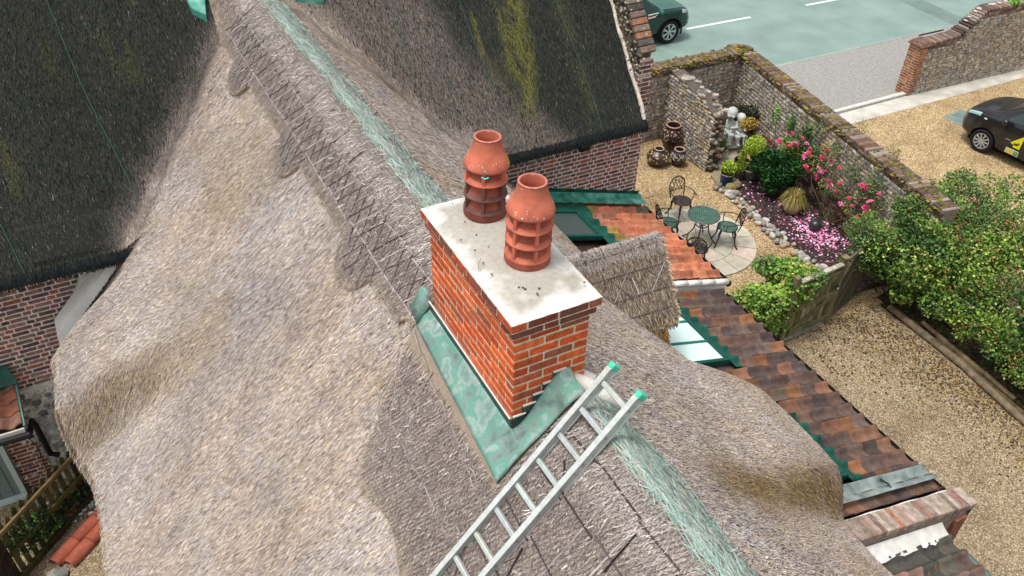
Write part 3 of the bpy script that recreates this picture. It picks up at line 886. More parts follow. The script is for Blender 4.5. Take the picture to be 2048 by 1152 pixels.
# louvred chimney pots
def pot(px, py, lean, label, sooty, a0):
    mb = MB()
    tc = lin(200, 114, 90); dk = lin(166, 90, 72)
    body = [(.150, 0), (.157, .008), (.157, .045), (.150, .052)]
    soot = lambda z, c: tuple(a * (1 - t) + b * t for a, b, t in zip(c, lin(92, 74, 72), [sooty * max(0, min(1, (.28 - z) / .1))] * 3))
    mb.lathe(body, dk if not sooty else lin(132, 74, 62), 40)
    for k in range(3):
        z = .05 + .115 * k
        pr_ = [(.150, z), (.157, z + .004), (.155, z + .012), (.128, z + .045), (.108, z + .085), (.100, z + .12)]
        for a, b in zip(pr_[:-1], pr_[1:]):
            mb.lathe([a, b], soot(z, tc), 40)
        mb.lathe([(.098, z + .12), (.150, z)], dk, 40)
    for k in range(6):
        a = a0 + k * pi / 3
        R = rotz(a)
        for j in range(3):
            z = .05 + .115 * j
            mb.box(R @ Vector((.127, 0, z + .0575)), (.05, .022, .115), soot(z, jit(tc, .05)), R)
    hood = [(.148, .392), (.156, .386), (.160, .394), (.160, .404), (.152, .428), (.136, .462), (.118, .498), (.106, .532), (.099, .562), (.096, .590), (.096, .600), (.092, .604), (.083, .604), (.080, .598), (.080, .50), (.10, .40), (.148, .392)]
    mb.lathe(hood, tc, 48)
    mb.lathe([(.096, .592), (.096, .601), (.092, .605), (.083, .605), (.080, .599)], lin(206, 128, 112), 48)
    mb.lathe([(.081, .598), (.081, .46), (.0, .44)], lin(96, 44, 36), 32)
    # pale lime splashes near the hood rim
    for i in range(26):
        a = random.uniform(0, 2 * pi); t = random.random() ** 1.7
        r = .158 - .036 * t; z = .408 + .075 * t
        v = Vector((cos(a), sin(a), .75)).normalized()
        mb.ico(Vector((r * cos(a), r * sin(a), z)), (.0035, random.uniform(.003, .007), random.uniform(.005, .013)), lin(232, 218, 206), 1, rotz(a))
    if sooty:
        mb.lathe([(.1612, .402), (.1538, .428), (.1378, .462), (.126, .485)], lin(186, 124, 66), 10, None, 0, -.95, .15)
    o = mb.build('chimney_pot', TERRA, chimney, smooth=True, angle=35, label=label)
    o.location = (px, py, ZS + .036)
    o.rotation_euler = lean
    return o
pot(.34, .48, (0, radians(1.6), 0), 'clean orange louvred chimney pot nearest the ladder', 0, .38)
p2 = pot(.33, 1.10, (radians(-1.0), radians(2.2), 0), 'louvred chimney pot with soot darkened lower tiers and a turquoise mark', .85, .98)
# small turquoise mark under the far hood
mb = MB()
v0 = math.atan2(EYE.y - 1.1, EYE.x - .33)
mb.tube([(.33 + .163 * cos(v0 + t), 1.10 + .163 * sin(v0 + t), ZS + .036 + .388 - .012 * (1 - (t / .14) ** 2)) for t in np.linspace(-.14, .14, 9)], .006, lin(70, 226, 214), n=6)
mb.build('turquoise_mark', MATTE, chimney)
# ---- lead flashing round the stack
mb = MB()
ya, yb = -.02, 1.42
rows = []
for t in np.linspace(0, 1, 40):
    yy = -.22 + (yb + .22) * t
    xo = -.225 + .10 * t
    zi = 6.150 + .02 * t
    r = []
    for s in np.linspace(0, 1, 10):
        xx = -.008 + (xo + .008) * s
        zo = float(HC(xo, yy)) + .035
        zz = zi + (zo - zi) * s + .010 * sin(s * 7 + t * 4) + .014 * (fbm(xx * 9, yy * 9, 14) - .5)
        r.append((xx, yy, zz))
    rows.append(r)
mb.grid(rows)
mb.grid([[(p[-1][0], p[-1][1], p[-1][2]) for p in rows], [(p[-1][0] + .01, p[-1][1], p[-1][2] - .03) for p in rows]])
# front apron, rising to the crest
rows = []
for t in np.linspace(0, 1, 34):
    xx = -.225 + .66 * t
    r = []
    for s in np.linspace(0, 1, 10):
        yy = -.008 - .21 * s
        zi = 6.155 + .40 * sm(max(0, (xx + .01)) / .40) if xx > 0 else 6.15 + (xx) * .55
        zo = float(HC(xx, -.22)) + .045
        zz = zi + (zo - zi) * s + .018 * (fbm(xx * 8, yy * 8, 19) - .5) + .01 * sin(s * 6 + t * 9)
        r.append((xx, yy, zz))
    rows.append(r)
mb.grid(rows, flip=True)
mb.grid([[p[-1] for p in rows], [(p[-1][0], p[-1][1] + .01, p[-1][2] - .03) for p in rows]])
mb.grid([rows[-1], [(p[0] + .01, p[1], p[2] - .05) for p in rows[-1]]])
# folded far corner
mb.add([(-.008, 1.40, 6.20), (-.125, 1.42, 6.03), (-.10, 1.62, 6.06), (-.008, 1.56, 6.28), (-.008, 1.42, 6.34)], [(0, 1, 2, 3, 4)])
fl = mb.build('lead_flashing', LEAD, chimney, smooth=True, label='verdigris stained lead apron round the stack')
sol = fl.modifiers.new('thick', 'SOLIDIFY'); sol.thickness = .004
mb = MB()
# upstands: dark strip along the long side, steps on the short side
mb.box((-.010, .70, 6.185), (.008, 1.42, .11), (0, 0, 0))
for i in range(5):
    xa = .0 + .075 * i; za_ = 6.17 + .075 * i
    mb.box(((xa + .40) / 2, -.010, za_ + .045), (.40 - xa, .007, .100), (0, 0, 0))
mb.build('flashing_upstand', mat_noise('dull_lead', [(.3, lin(40, 58, 56)), (.7, lin(66, 96, 88))], scale=6, rough=.5, bump=.1), chimney)
mb = MB()
mb.box((-.0155, .70, 6.244), (.010, 1.40, .010), MORTP)
for i in range(5):
    xa = .0 + .075 * i; za_ = 6.17 + .075 * i + .098
    mb.box((xa + .05, -.0145, za_), (.10, .012, .012), MORTP)
mb.build('pointing', MATTE, chimney)
mb = MB()
mb.tube([(.44, .0, 6.44), (.52, -.08, 6.42), (.60, -.16, 6.37), (.70, -.26, 6.28)], [.05, .06, .06, .02], n=10)
mb.tube([(.56, .04, 6.38), (.62, -.05, 6.37)], .05, n=8)
mb.build('mortar_fillet', RENDER, chimney, smooth=True)

# ================================================================== walls of the wing
def tall(u, z): return True
mb = MB()
bricks(mb, (2.6, 7.0, 1.65), (1, 0, 0), (0, -1, 0), 3.66, 2.25, 'flemish', BR_OLD, MORTP, .10, joint=.018)
mb.box((4.43, 7.16, 1.95), (3.60, .12, 3.9), MORTP)
mb.box((6.18, 8.9, 2.0), (.14, 3.5, 4.0), lin(120, 90, 84))
mb.build('brick_wall', OLDBRICK, house, label='plum brick wing wall above the orange lean-to tiles')
mb = MB()
bricks(mb, (-6.5, 7.0, 1.88), (1, 0, 0), (0, -1, 0), 4.6, 2.1, 'flemish', BR_OLD, MORTP, .10, joint=.018)
bricks(mb, (-3.50, 7.0, .10), (1, 0, 0), (0, -1, 0), .5, 1.78, 'flemish', BR_OLD, MORTP, .10, clip=lambda u, z: u > (.12 if int(z / .225) % 2 else 0))
mb.box((-4.2, 7.16, 2.0), (4.6, .12, 4.0), MORTP)
mb.build('brick_wall', OLDBRICK, house, label='plum brick wing wall above a band of flints')
def flints(mb, P0, ux, nv, W, H, r=.06, cols=None, core=lin(150, 140, 126), zt=None, skip=None, gap=1.0, dep=.12):
    P0, ux, nv = Vector(P0), Vector(ux).normalized(), Vector(nv).normalized()
    R = Matrix((ux, nv, Vector((0, 0, 1)))).transposed()
    cols = cols or FL
    z = r * .8; j = 0
    while z < H - r * .4:
        u = (r if j % 2 else 0) + random.uniform(0, r)
        while u < W:
            rr = r * random.uniform(.72, 1.2)
            top = zt(u) if zt else H
            if z < top - r * .5 and not (skip and skip(u, z)):
                Rr = R @ Matrix.Rotation(random.uniform(-.5, .5), 3, 'Y')
                mb.ico(P0 + ux * (u + random.uniform(-.01, .01)) + nv * random.uniform(-.012, .012) + Vector((0, 0, z + random.uniform(-.012, .012))), (rr * random.uniform(.95, 1.25), rr * .62, rr * random.uniform(.68, .9)), jit(random.choice(cols), .25), 1, Rr, amp=.1)
            u += r * 1.98 * gap * random.uniform(.9, 1.1)
        z += r * 1.52 * gap; j += 1
FL = [lin(174, 164, 148), lin(142, 138, 132), lin(190, 180, 160), lin(114, 112, 110), lin(162, 146, 120), lin(178, 154, 120), lin(200, 194, 182), lin(132, 124, 112), lin(150, 152, 150)]
mb = MB()
flints(mb, (-4.6, 6.93, .05), (1, 0, 0), (0, -1, 0), 1.12, 1.80, .065, [lin(172, 172, 168), lin(206, 202, 194), lin(122, 124, 126), lin(226, 222, 214), lin(186, 180, 168)], gap=1.02)
mb.box((-4.3, 7.0, .95), (2.2, .12, 1.9), lin(232, 226, 214))
mb.build('flint_band', FLINT, house, label='grey white flint band with brick quoins low on the wing')
# white rendered skew where the left slope meets the wing wall
mb = MB()
def hm(x_): return float(HM(x_, 6.78))
sk = [[(x_, 6.92, hm(x_) + .24), (x_, 6.80, hm(x_) + .23), (x_ - .01, 6.66, hm(x_) + .15), (x_ - .02, 6.61, hm(x_) - .03)] for x_ in np.linspace(-3.24, -2.22, 16)]
mb.grid(sk)
mb.grid([[q for q in sk[0]], [(q[0], q[1], q[2] - .1) for q in sk[0]]])
pa = [(-3.0, 6.885, hm(-3.0) + .12), (-2.2, 6.885, hm(-2.2) + .12), (-2.2, 6.885, 3.84), (-2.72, 6.885, 3.80), (-2.78, 6.885, 3.50)]
mb.add(pa + [(q[0], 6.99, q[2]) for q in pa], [(0, 1, 2, 3, 4), (4, 3, 8, 9), (0, 4, 9, 5)])
mb.build('mortar_skew', RENDER, house, smooth=True, angle=40)
# gable parapet of the wing
mb = MB()
PX0, PX1 = 6.00, 6.26
def rk(y): return 5.0 + 1.17 * (y - 6.98)
bricks(mb, (PX0, 6.96, 3.84), (1, 0, 0), (0, -1, 0), .26, 1.05, 'flemish', [lin(120, 92, 86), lin(134, 92, 78), lin(96, 80, 76), lin(146, 104, 86), lin(184, 172, 158)], MORTP, .10)
Vp = []
for x_ in (PX0 + .005, PX1):
    Vp += [(x_, 7.06, 3.86), (x_, 9.6, 3.86), (x_, 9.6, rk(9.6)), (x_, 7.06, rk(7.06))]
mb.add(Vp, [(0, 1, 2, 3), (7, 6, 5, 4), (3, 2, 6, 7), (0, 3, 7, 4)], lin(110, 98, 86))
t = 6.98
while t < 9.5:                       # raking brick-on-edge coping
    R = Matrix.Rotation(math.atan(1.17), 3, 'X')
    mb.bbox((6.135, t + .03, rk(t + .03) + .02), (.29, .105, .09), jit(random.choice([lin(112, 98, 90), lin(136, 92, 74), lin(92, 84, 78), lin(146, 104, 80), lin(132, 118, 104)]), .2), R, 0, .012)
    t += .075
z = 0
for i in range(330):
    yy = random.uniform(7.0, 9.4); zz = random.uniform(float(HW(5.9, yy)) + .02, rk(yy) - .02)
    mb.ico((PX0, yy, zz), (.025, random.uniform(.03, .055), random.uniform(.025, .04)), jit(random.choice([lin(92, 86, 78), lin(70, 68, 64), lin(120, 110, 92), lin(60, 58, 56), lin(140, 130, 108)]), .25), 1, None, 0, .1)
for i in range(40):
    yy = random.uniform(7.0, 9.2); zz = random.uniform(float(HW(5.9, yy)) + .15, rk(yy) + .04)
    mb.ico((PX0 - .02, yy, zz), (.008, .025, .022), lin(206, 200, 188), 1)
for xx in (6.05, 6.2): mb.ico((xx, 6.95, 4.93), (.035, .012, .03), lin(214, 208, 200), 1)
parapet = mb.build('gable_parapet', OLDBRICK, house, label='lichened brick and flint gable parapet')
mb = MB()
pts = []
for t in np.linspace(6.62, 9.4, 40):
    pts.append((5.975 + .012 * sin(t * 13), t, float(HW(5.95, t)) + .02 + .015 * sin(t * 17)))
mb.tube(pts, [.028 + .014 * random.random() for _ in pts], lin(214, 204, 188), n=7)
mb.build('mortar_fillet', mat_attr('flaky_mortar', rough=.9, var=.25, ns=18, bump=.5, bs=40, spots=[(14, .60, (.09, .085, .08))]), parapet)
mb = MB()
mb.box((5.02, 6.93, 3.62), (.16, .16, .14), lin(52, 44, 40))
mb.build('beam_end', WOOD, house)

# ================================================================== tiled lean-to
AT = .30
def tile_roof(mb, xe, ze, y0, y1, length, cols, pitch=AT, tw=.232, tl=.30, skip=None, colfn=None):
    up = Vector((-1, 0, pitch)).normalized(); nrm = Vector((pitch, 0, 1)).normalized()
    nc = int(round((y1 - y0) / tw)); tw = (y1 - y0) / nc
    nr = int(math.ceil(length / tl))
    E = Vector((xe, 0, ze))
    prof = [(u, .036 + .036 * cos(2 * pi * (u - .12)) + .012 * cos(4 * pi * (u - .12))) for u in np.linspace(0, 1.06, 12)]
    for r in range(nr):
        for c in range(nc):
            s0, s1 = r * tl, min((r + 1) * tl + .05, length)
            yc = y0 + (c + .5) * tw; xc = xe - (s0 + s1) / 2 * up.length
            if skip and skip((s0 + s1) / 2, yc): continue
            colr = jit(random.choice(cols), .25)
            if colfn: colr = colfn(s0, yc, colr)
            jl = random.uniform(-.006, .006); js = random.uniform(-.012, .012)
            A = []; B = []
            for u, h in prof:
                yy = y1 - (c + u) * tw
                A.append(E + up * (s0 + js) + nrm * (h + .026 + jl) + Vector((0, yy, 0)))
                B.append(E + up * s1 + nrm * (h + .002 + jl) + Vector((0, yy, 0)))
            Lw = [p - nrm * .016 for p in A]
            mb.grid([A, B], colr); mb.grid([Lw, A], tuple(k * .8 for k in colr))
            mb.add([A[0], B[0], B[0] - nrm * .02, A[0] - nrm * .02], [(0, 1, 2, 3)], tuple(k * .7 for k in colr))
    # boarding below
    a = E - nrm * .03; b = E + up * length - nrm * .03
    mb.add([(a.x, y0, a.z), (a.x, y1, a.z), (b.x, y1, b.z), (b.x, y0, b.z)], [(0, 1, 2, 3)], lin(60, 46, 40))
ORANGE = [lin(190, 122, 90), lin(180, 112, 82), lin(198, 132, 100), lin(172, 108, 82), lin(164, 116, 88), lin(186, 126, 102)]
BROWN = [lin(102, 82, 74), lin(116, 90, 78), lin(92, 78, 72), lin(128, 94, 76), lin(108, 92, 82), lin(84, 72, 70), lin(140, 98, 70)]
def onA(s, y, c):
    if random.random() < .022: return jit(lin(92, 88, 72), .2)
    if s > 1.1 and random.random() < .45: return jit(lin(150, 122, 70), .2)
    return c
XA, ZA_, XB, ZB_ = 6.32, 2.08, 6.16, 1.985
mb = MB()
# roof windows are let into the tiles: openings (s along slope, y)
tile_roof(mb, XA, ZA_, 4.44, 6.93, 3.0, ORANGE, colfn=onA, skip=lambda s, y: 1.62 < s < 2.75 and 5.55 < y < 6.52)
leanA = mb.build('lean_to_roof', TILE, house, smooth=True, angle=50, label='orange clay pantiles of the far lean-to')
mb = MB()
tile_roof(mb, XB, ZB_, -.10, 4.32, 2.9, BROWN, skip=lambda s, y: (1.30 < s and 2.52 < y < 4.02) or (1.30 < s and .30 < y < 1.42))
leanB = mb.build('lean_to_roof', TILEOLD, house, smooth=True, angle=50, label='mottled brown weathered pantiles of the middle lean-to')
mb = MB()
def onC(s, y, c):
    if y > -.72 and random.random() < .35: return jit(lin(206, 104, 70), .1)
    return c
ZC = 1.93
tile_roof(mb, 5.68, ZC, -3.6, -.60, 3.4, [lin(132, 104, 94), lin(112, 92, 86), lin(92, 88, 80), lin(150, 116, 104), lin(84, 82, 76)], colfn=onC)
leanC = mb.build('lean_to_roof', TILEOLD, house, smooth=True, angle=50, label='grey brown pantiles of the lowest lean-to by the brick coping')
mb = MB()
up = Vector((-1, 0, AT)).normalized()
def slopept(xe, ze, s, y, h=0):
    n_ = Vector((AT, 0, 1)).normalized()
    p = Vector((xe, 0, ze)) + up * s + n_ * h
    return Vector((p.x, y, p.z))
# green lead along the wing wall (flat apron + stepped upstand)
rows = []
for s in np.linspace(-.02, 2.9, 30):
    rows.append([slopept(XA, ZA_, s, 6.985, .20), slopept(XA, ZA_, s, 6.93, .15), slopept(XA, ZA_, s, 6.74, .125 + .010 * sin(s * 27))])
mb.grid(rows)
apr = mb.build('lead_flashing', TEAL, leanA, smooth=True)
mb = MB()
for i in range(12):
    s = .02 + i * .245
    a, b = slopept(XA, ZA_, s, 6.982, .12), slopept(XA, ZA_, s + .25, 6.982, .12)
    mb.add([a, b, b + Vector((0, 0, .14)), (a.x, a.y, a.z + .15 + .005)], [(0, 1, 2, 3)])
mb.build('stepped_flashing', DKTEAL, leanA)
# verge mortar and the step between the two lean-tos
mb = MB()
for s0 in np.arange(-.02, 2.6, .3):
    mb.tube([slopept(XA, ZA_, s0, 4.40, .02), slopept(XA, ZA_, s0 + .31, 4.40, .02)], [.055, .05], n=8)
mb.add([slopept(XA, ZA_, -.02, 4.43, .03), slopept(XA, ZA_, 2.9, 4.43, .03), slopept(XA, ZA_, 2.9, 4.36, -.16), slopept(XA, ZA_, -.02, 4.36, -.16)], [(0, 1, 2, 3)])
mb.build('verge_mortar', RENDER, leanA, smooth=True)
# mid brick-on-edge coping at the near end
mb = MB()
for i in range(34):
    s = -.12 + i * .083
    R = Matrix.Rotation(math.atan(AT), 3, 'Y')
    colr = jit(random.choice([lin(166, 148, 134), lin(152, 134, 122), lin(178, 162, 148), lin(154, 124, 110), lin(138, 122, 112)]), .15)
    if i == 18: colr = lin(172, 118, 92)
    mb.bbox(slopept(XB, ZB_, s, -.33, .11), (.074, .28, .09), colr, R, 0, .01)
mb.add([slopept(XB, ZB_, -.16, -.20, .07), slopept(XB, ZB_, 2.8, -.20, .07), slopept(XB, ZB_, 2.8, -.46, .07), slopept(XB, ZB_, -.16, -.46, .07),
        slopept(XB, ZB_, -.16, -.20, -1.0), slopept(XB, ZB_, 2.8, -.20, -1.0), slopept(XB, ZB_, 2.8, -.46, -1.0), slopept(XB, ZB_, -.16, -.46, -1.0)],
       [(0, 1, 2, 3), (4, 7, 6, 5), (0, 4, 5, 1), (1, 5, 6, 2), (2, 6, 7, 3), (3, 7, 4, 0)], lin(150, 136, 120))
bricks(mb, (6.305, -.46, .2), (0, 1, 0), (1, 0, 0), .27, 1.8, 'flemish', [lin(176, 84, 56), lin(150, 78, 60)], MORT, .10)
coping = mb.build('brick_coping', OLDBRICK, house, label='sloping brick on edge coping between the lower lean-tos')
mb = MB()
mb.tube([slopept(XB, ZB_, s, -.165, .075 + .012 * sin(s * 9)) for s in np.arange(0, 2.9, .12)], .022, n=8)
mb.build('mortar_fillet', RENDER, coping, smooth=True)
# pale lead laid in the lowest tile channel, and the white fillet below the coping
mb = MB()
rows = []
for s in np.linspace(-.03, 2.2, 26):
    rows.append([slopept(XB, ZB_, s, .02 + .245 * u, .105 + .034 * cos(2 * pi * (u - .1)) + .004 * sin(s * 8)) for u in np.linspace(0, 1, 12)])
mb.grid(rows)
mb.build('lead_flashing', mat_noise('pale_lead', [(.3, lin(96, 112, 106)), (.5, lin(142, 154, 150)), (.7, lin(176, 184, 180))], scale=5, rough=.5, bump=.1, bs=30, metal=.2, fine=.08), leanB, smooth=True)
mb = MB()
rows = []
for s in np.linspace(-.42, 3.0, 40):
    b = slopept(5.68, ZC, s, -.47, .17); c_ = slopept(5.68, ZC, s, -.53, .13); d_ = slopept(5.68, ZC, s, -.63 - .05 * random.random(), .09)
    rows.append([b, c_, d_])
mb.grid(rows[5:])
mb.build('mortar_fillet', mat_noise('white_mortar', [(.3, lin(206, 204, 196)), (.7, lin(240, 238, 232))], scale=6, rough=.9, bump=.3), leanC, smooth=True)
# gutters
mb = MB()
def gutter(mb, xg, zg, y0, y1, col=lin(22, 24, 26)):
    rows = []
    for yy in np.arange(y0, y1 + .01, .25):
        rows.append([(xg + .06 * cos(a), yy, zg + .06 * sin(a)) for a in np.linspace(pi, 2 * pi, 9)] )
    mb.grid(rows, col); mb.grid([[(p[0], p[1], p[2] - .004) for p in r] for r in rows], col, flip=True)
gutter(mb, 6.39, 2.05, 4.42, 6.95); gutter(mb, 6.23, 1.955, -.2, 4.36)
mb.ico((6.39, 4.40, 2.03), (.06, .03, .06), lin(22, 24, 26), 2)
mb.build('gutter', MATTE, house, label='black plastic gutter')
mb = MB(); gutter(mb, 5.76, 1.89, -3.6, -.62, lin(120, 136, 136)); mb.build('gutter', MATTE, house, label='pale grey gutter')
mb = MB()
mb.box((6.10, 3.2, 1.0), (.2, 7.4, 1.9), lin(150, 100, 80)); mb.box((5.5, -2.1, .9), (.2, 3.0, 1.78), lin(150, 100, 80))
mb.build('brick_wall', OLDBRICK, house, label='lean-to side wall below the gutter')
# roof windows
def rooflight(name, xe, ze, s0, s1, y0, y1, bars, glass, label, wavy=True):
    n_ = Vector((AT, 0, 1)).normalized()
    R = Matrix((-up, Vector((0, 1, 0)), n_)).transposed()
    o = MB()
    def bar(sa, sb, ya, yb, h, t, colr):
        h += .035
        c = (slopept(xe, ze, sa, ya, h) + slopept(xe, ze, sb, yb, h)) / 2
        o.bbox(c, (abs(sb - sa), abs(yb - ya), t), colr, R, 0, .008)
    fc = lin(12, 76, 66)
    bar(s0, s1, y0, y0 + .06, .075, .09, fc); bar(s0, s1, y1 - .06, y1, .075, .09, fc)
    bar(s0, s0 + .06, y0 + .06, y1 - .06, .075, .085, fc); bar(s1 - .06, s1, y0 + .06, y1 - .06, .075, .085, fc)
    for k in range(1, bars):
        yy = y0 + (y1 - y0) * k / bars
        bar(s0 + .06, s1 - .06, yy - .018, yy + .018, .072, .07, lin(40, 120, 104))
    f = o.build(name, MATTE, house, label=label)
    g = MB()
    P = [slopept(xe, ze, s0 + .05, y0 + .05, .115), slopept(xe, ze, s1 - .05, y0 + .05, .115), slopept(xe, ze, s1 - .05, y1 - .05, .115), slopept(xe, ze, s0 + .05, y1 - .05, .115)]
    g.add(P, [(0, 1, 2, 3)])
    g.build('pane', glass, f)
    if wavy:
        g = MB()
        rows = []
        for yy in np.arange(y0 - .12, y1 + .14, .014):
            u = (4.32 - yy) / .232
            h = .040 + .036 * cos(2 * pi * (u - .12)) + .012 * cos(4 * pi * (u - .12)) + .004 * sin(yy * 230)
            rows.append([slopept(xe, ze, s0 + .0, yy, .12), slopept(xe, ze, s0 - .07, yy, h + .045), slopept(xe, ze, s0 - .23, yy, h + .034)])
        g.grid(rows)
        g.build('corrugated_flashing', DKTEAL, f, smooth=True)
    return f
rooflight('roof_window', XB, ZB_, 1.40, 2.75, 2.58, 3.98, 3, ROOFGLASS, 'green framed roof window with pale panes half hidden by thatch')
rooflight('roof_window', XB, ZB_, 1.40, 2.75, .36, 1.36, 3, ROOFGLASS, 'second green framed roof window almost covered by the thatch eave')
fA = rooflight('roof_window', XA, ZA_, 1.75, 2.75, 5.62, 6.45, 1, DARKGLASS, 'green framed roof window in the orange tiles behind the pots', wavy=False)
mb = MB()
rows = []
for s in np.arange(1.45, 2.9, .05):
    rows.append([slopept(XA, ZA_, s, 6.45, .125), slopept(XA, ZA_, s, 6.55, .135), slopept(XA, ZA_, s, 6.70, .12 + .01 * sin(s * 20))])
mb.grid(rows)
rows = []
for yy in np.arange(5.35, 6.62, .02):
    u = (6.93 - yy) / .232
    h = .040 + .036 * cos(2 * pi * (u - .12)) + .012 * cos(4 * pi * (u - .12))
    rows.append([slopept(XA, ZA_, 1.76, yy, .12), slopept(XA, ZA_, 1.66, yy, h + .045), slopept(XA, ZA_, 1.44, yy, h + .034)])
mb.grid(rows)
mb.build('corrugated_flashing', DKTEAL, fA, smooth=True)
mb = MB()
mb.tube([slopept(XB, ZB_, .95, .02, .12), slopept(XB, ZB_, .95, .10, .15), slopept(XB, ZB_, .93, .22, .11)], .014, lin(30, 60, 56), n=6)
mb.build('lead_clip', MATTE, leanB)

# ---- porch, door and pipe on the left
mb = MB()
pt = Vector((0, -.94, -.34)).normalized()
for r in range(4):
    for c in range(7):
        colr = jit(random.choice([lin(140, 88, 70), lin(124, 92, 76), lin(112, 94, 78), lin(150, 92, 72), lin(102, 88, 76)]), .2)
        A = []; B = []
        for u in np.linspace(0, 1, 9):
            xx = -3.97 - (c + u) * .232
            h = .03 + .03 * cos(2 * pi * (u - .1))
            p = Vector((xx, 6.90, 2.20)) + pt * (r * .185)
            q = p + pt * .21
            A.append(p + Vector((0, 0, h))); B.append(q + Vector((0, 0, h + .02)))
        mb.grid([A, B], colr, flip=False); mb.grid([B, [p - Vector((0, 0, .02)) for p in B]], colr)
mb.add([(-3.97, 6.93, 2.17), (-5.6, 6.93, 2.17), (-5.6, 6.20, 1.90), (-3.97, 6.20, 1.90)], [(0, 1, 2, 3)], lin(70, 56, 50))
porch = mb.build('porch_roof', TILE, house, smooth=True, angle=50, label='small brown tiled porch roof')
mb = MB()
mb.box((-4.8, 6.17, 1.86), (1.66, .03, .13), lin(216, 210, 196)); mb.box((-3.96, 6.55, 2.05), (.025, .76, .11), lin(120, 168, 156), Matrix.Rotation(.347, 3, 'X'))
mb.tube([(-5.6, 6.12, 1.86), (-3.93, 6.12, 1.83)], .045, lin(24, 26, 28), n=8)
mb.box((-4.55, 6.70, 1.72), (.14, .5, .14), lin(140, 140, 132))
mb.build('fascia', MATTE, porch)
mb = MB()
mb.add([(-4.0, 6.98, 2.40), (-5.6, 6.98, 2.40), (-5.6, 6.74, 2.23), (-3.93, 6.74, 2.23)], [(0, 1, 2, 3)])
mb.build('lead_flashing', DKTEAL, porch)
mb = MB()
mb.box((-4.95, 6.89, .98), (.86, .05, 1.92), lin(122, 136, 132))
for i in range(5): mb.box((-5.3 + i * .17, 6.862, .98), (.012, .006, 1.8), lin(92, 106, 102))
mb.build('door', MATTE, house, label='pale grey green plank door')
mb = MB()
for xx in (-4.49, -5.41): mb.box((xx, 6.87, .98), (.07, .09, 1.98), lin(198, 214, 210))
mb.box((-4.95, 6.87, 2.0), (.99, .09, .07), lin(198, 214, 210)); mb.box((-4.95, 6.84, .03), (.99, .12, .05), lin(198, 214, 210))
mb.build('door_frame', MATTE, house)
mb = MB()
mb.box((-4.62, 6.852, 1.15), (.10, .02, .08), lin(20, 22, 24)); mb.tube([(-4.62, 6.84, 1.15), (-4.75, 6.82, 1.13)], .012, lin(20, 22, 24), n=6)
mb.build('door_latch', IRON, house)
mb = MB()
mb.tube([(-3.97, 6.14, 1.80), (-3.97, 6.24, 1.70), (-3.97, 6.76, 1.48), (-3.96, 6.80, 1.3), (-3.95, 6.80, .72), (-3.84, 6.78, .66)], .04, lin(20, 22, 24), n=10)
mb.tube([(-4.2, 6.86, 1.6), (-4.15, 6.86, 1.2), (-4.08, 6.86, .9), (-4.1, 6.86, .3)], .008, lin(30, 30, 32), n=5)
mb.build('downpipe', MATTE, house)
mb = MB(); bricks(mb, (-4.44, 6.90, .05), (1, 0, 0), (0, -1, 0), .40, 1.85, 'flemish', [lin(140, 84, 70), lin(122, 76, 66), lin(150, 96, 78)], MORT, .06); mb.build('brick_pier', OLDBRICK, house)

# ================================================================== GROUND
def sheet(name, pts, z, mat):
    mb = MB(); mb.add([(p[0], p[1], z) for p in pts], [tuple(range(len(pts)))])
    return struct(mb.build(name, mat))
sheet('ground', [(-250, -250), (250, -250), (250, 250), (-250, 250)], -.016, SOIL)
sheet('gravel_driveway', [(4.5, -14), (10.55, -14), (10.62, 4.42), (4.5, 4.42)], .0, GRAVEL_D)
sheet('gravel_driveway', [(12.2, -8), (45, -8), (45, 10.42), (13.4, 10.42)], .0, GRAVEL_G)
sheet('garden_gravel', [(5.5, 4.43), (12.2, 4.43), (13.0, 11.9), (5.5, 11.9)], .0, GRAVEL_G)
sheet('gravel_yard', [(-9, -6), (-1.5, -6), (-1.5, 7.0), (-9, 7.0)], .0, GRAVEL_D)
sheet('road', [(-120, 14.02), (160, 14.02), (160, 21.6), (-120, 21.6)], -.008, ROAD)
sheet('road_patch', [(24.3, 21.5), (25.3, 21.5), (24.8, 14.03), (24.0, 14.03)], -.004, mat_noise('dark_asphalt_patch', [(.3, lin(104, 124, 118)), (.7, lin(122, 142, 134))], scale=2, rough=.9, bump=.4, bs=120, fine=.15))
sheet('pavement', [(-120, 10.9), (160, 10.9), (160, 13.9), (-120, 13.9)], -.006, PAVE)
sheet('concrete_path', [(13.2, 10.28), (45, 10.10), (45, 10.86), (13.2, 10.84)], .006, CONC)
sheet('pavement', [(-120, 21.9), (160, 21.9), (160, 24), (-120, 24)], -.002, PAVE)
mb = MB()
for i in range(-60, 90):
    mb.bbox((i * .92, 13.96, -.045), (.905, .12, .10), jit(lin(150, 160, 152), .1), None, 0, .012)
struct(mb.build('kerb', STONE))
mb = MB()
mb.bbox((17.05, 10.93, .03), (3.1, .13, .10), lin(206, 204, 196), None, 0, .015)
struct(mb.build('kerb', STONE))
mb = MB()
for a, b in ((15.6, 18.2), (20.7, 23.4), (26, 28.7), (10.3, 13), (31, 33.7)):
    mb.add([(a, 17.36, -.004), (b, 17.30, -.004), (b, 17.41, -.004), (a, 17.47, -.004)], [(0, 1, 2, 3)], lin(226, 232, 228))
struct(mb.build('road_marking', mat_attr('road_paint', rough=.8, var=.12, ns=30, bump=.2)))
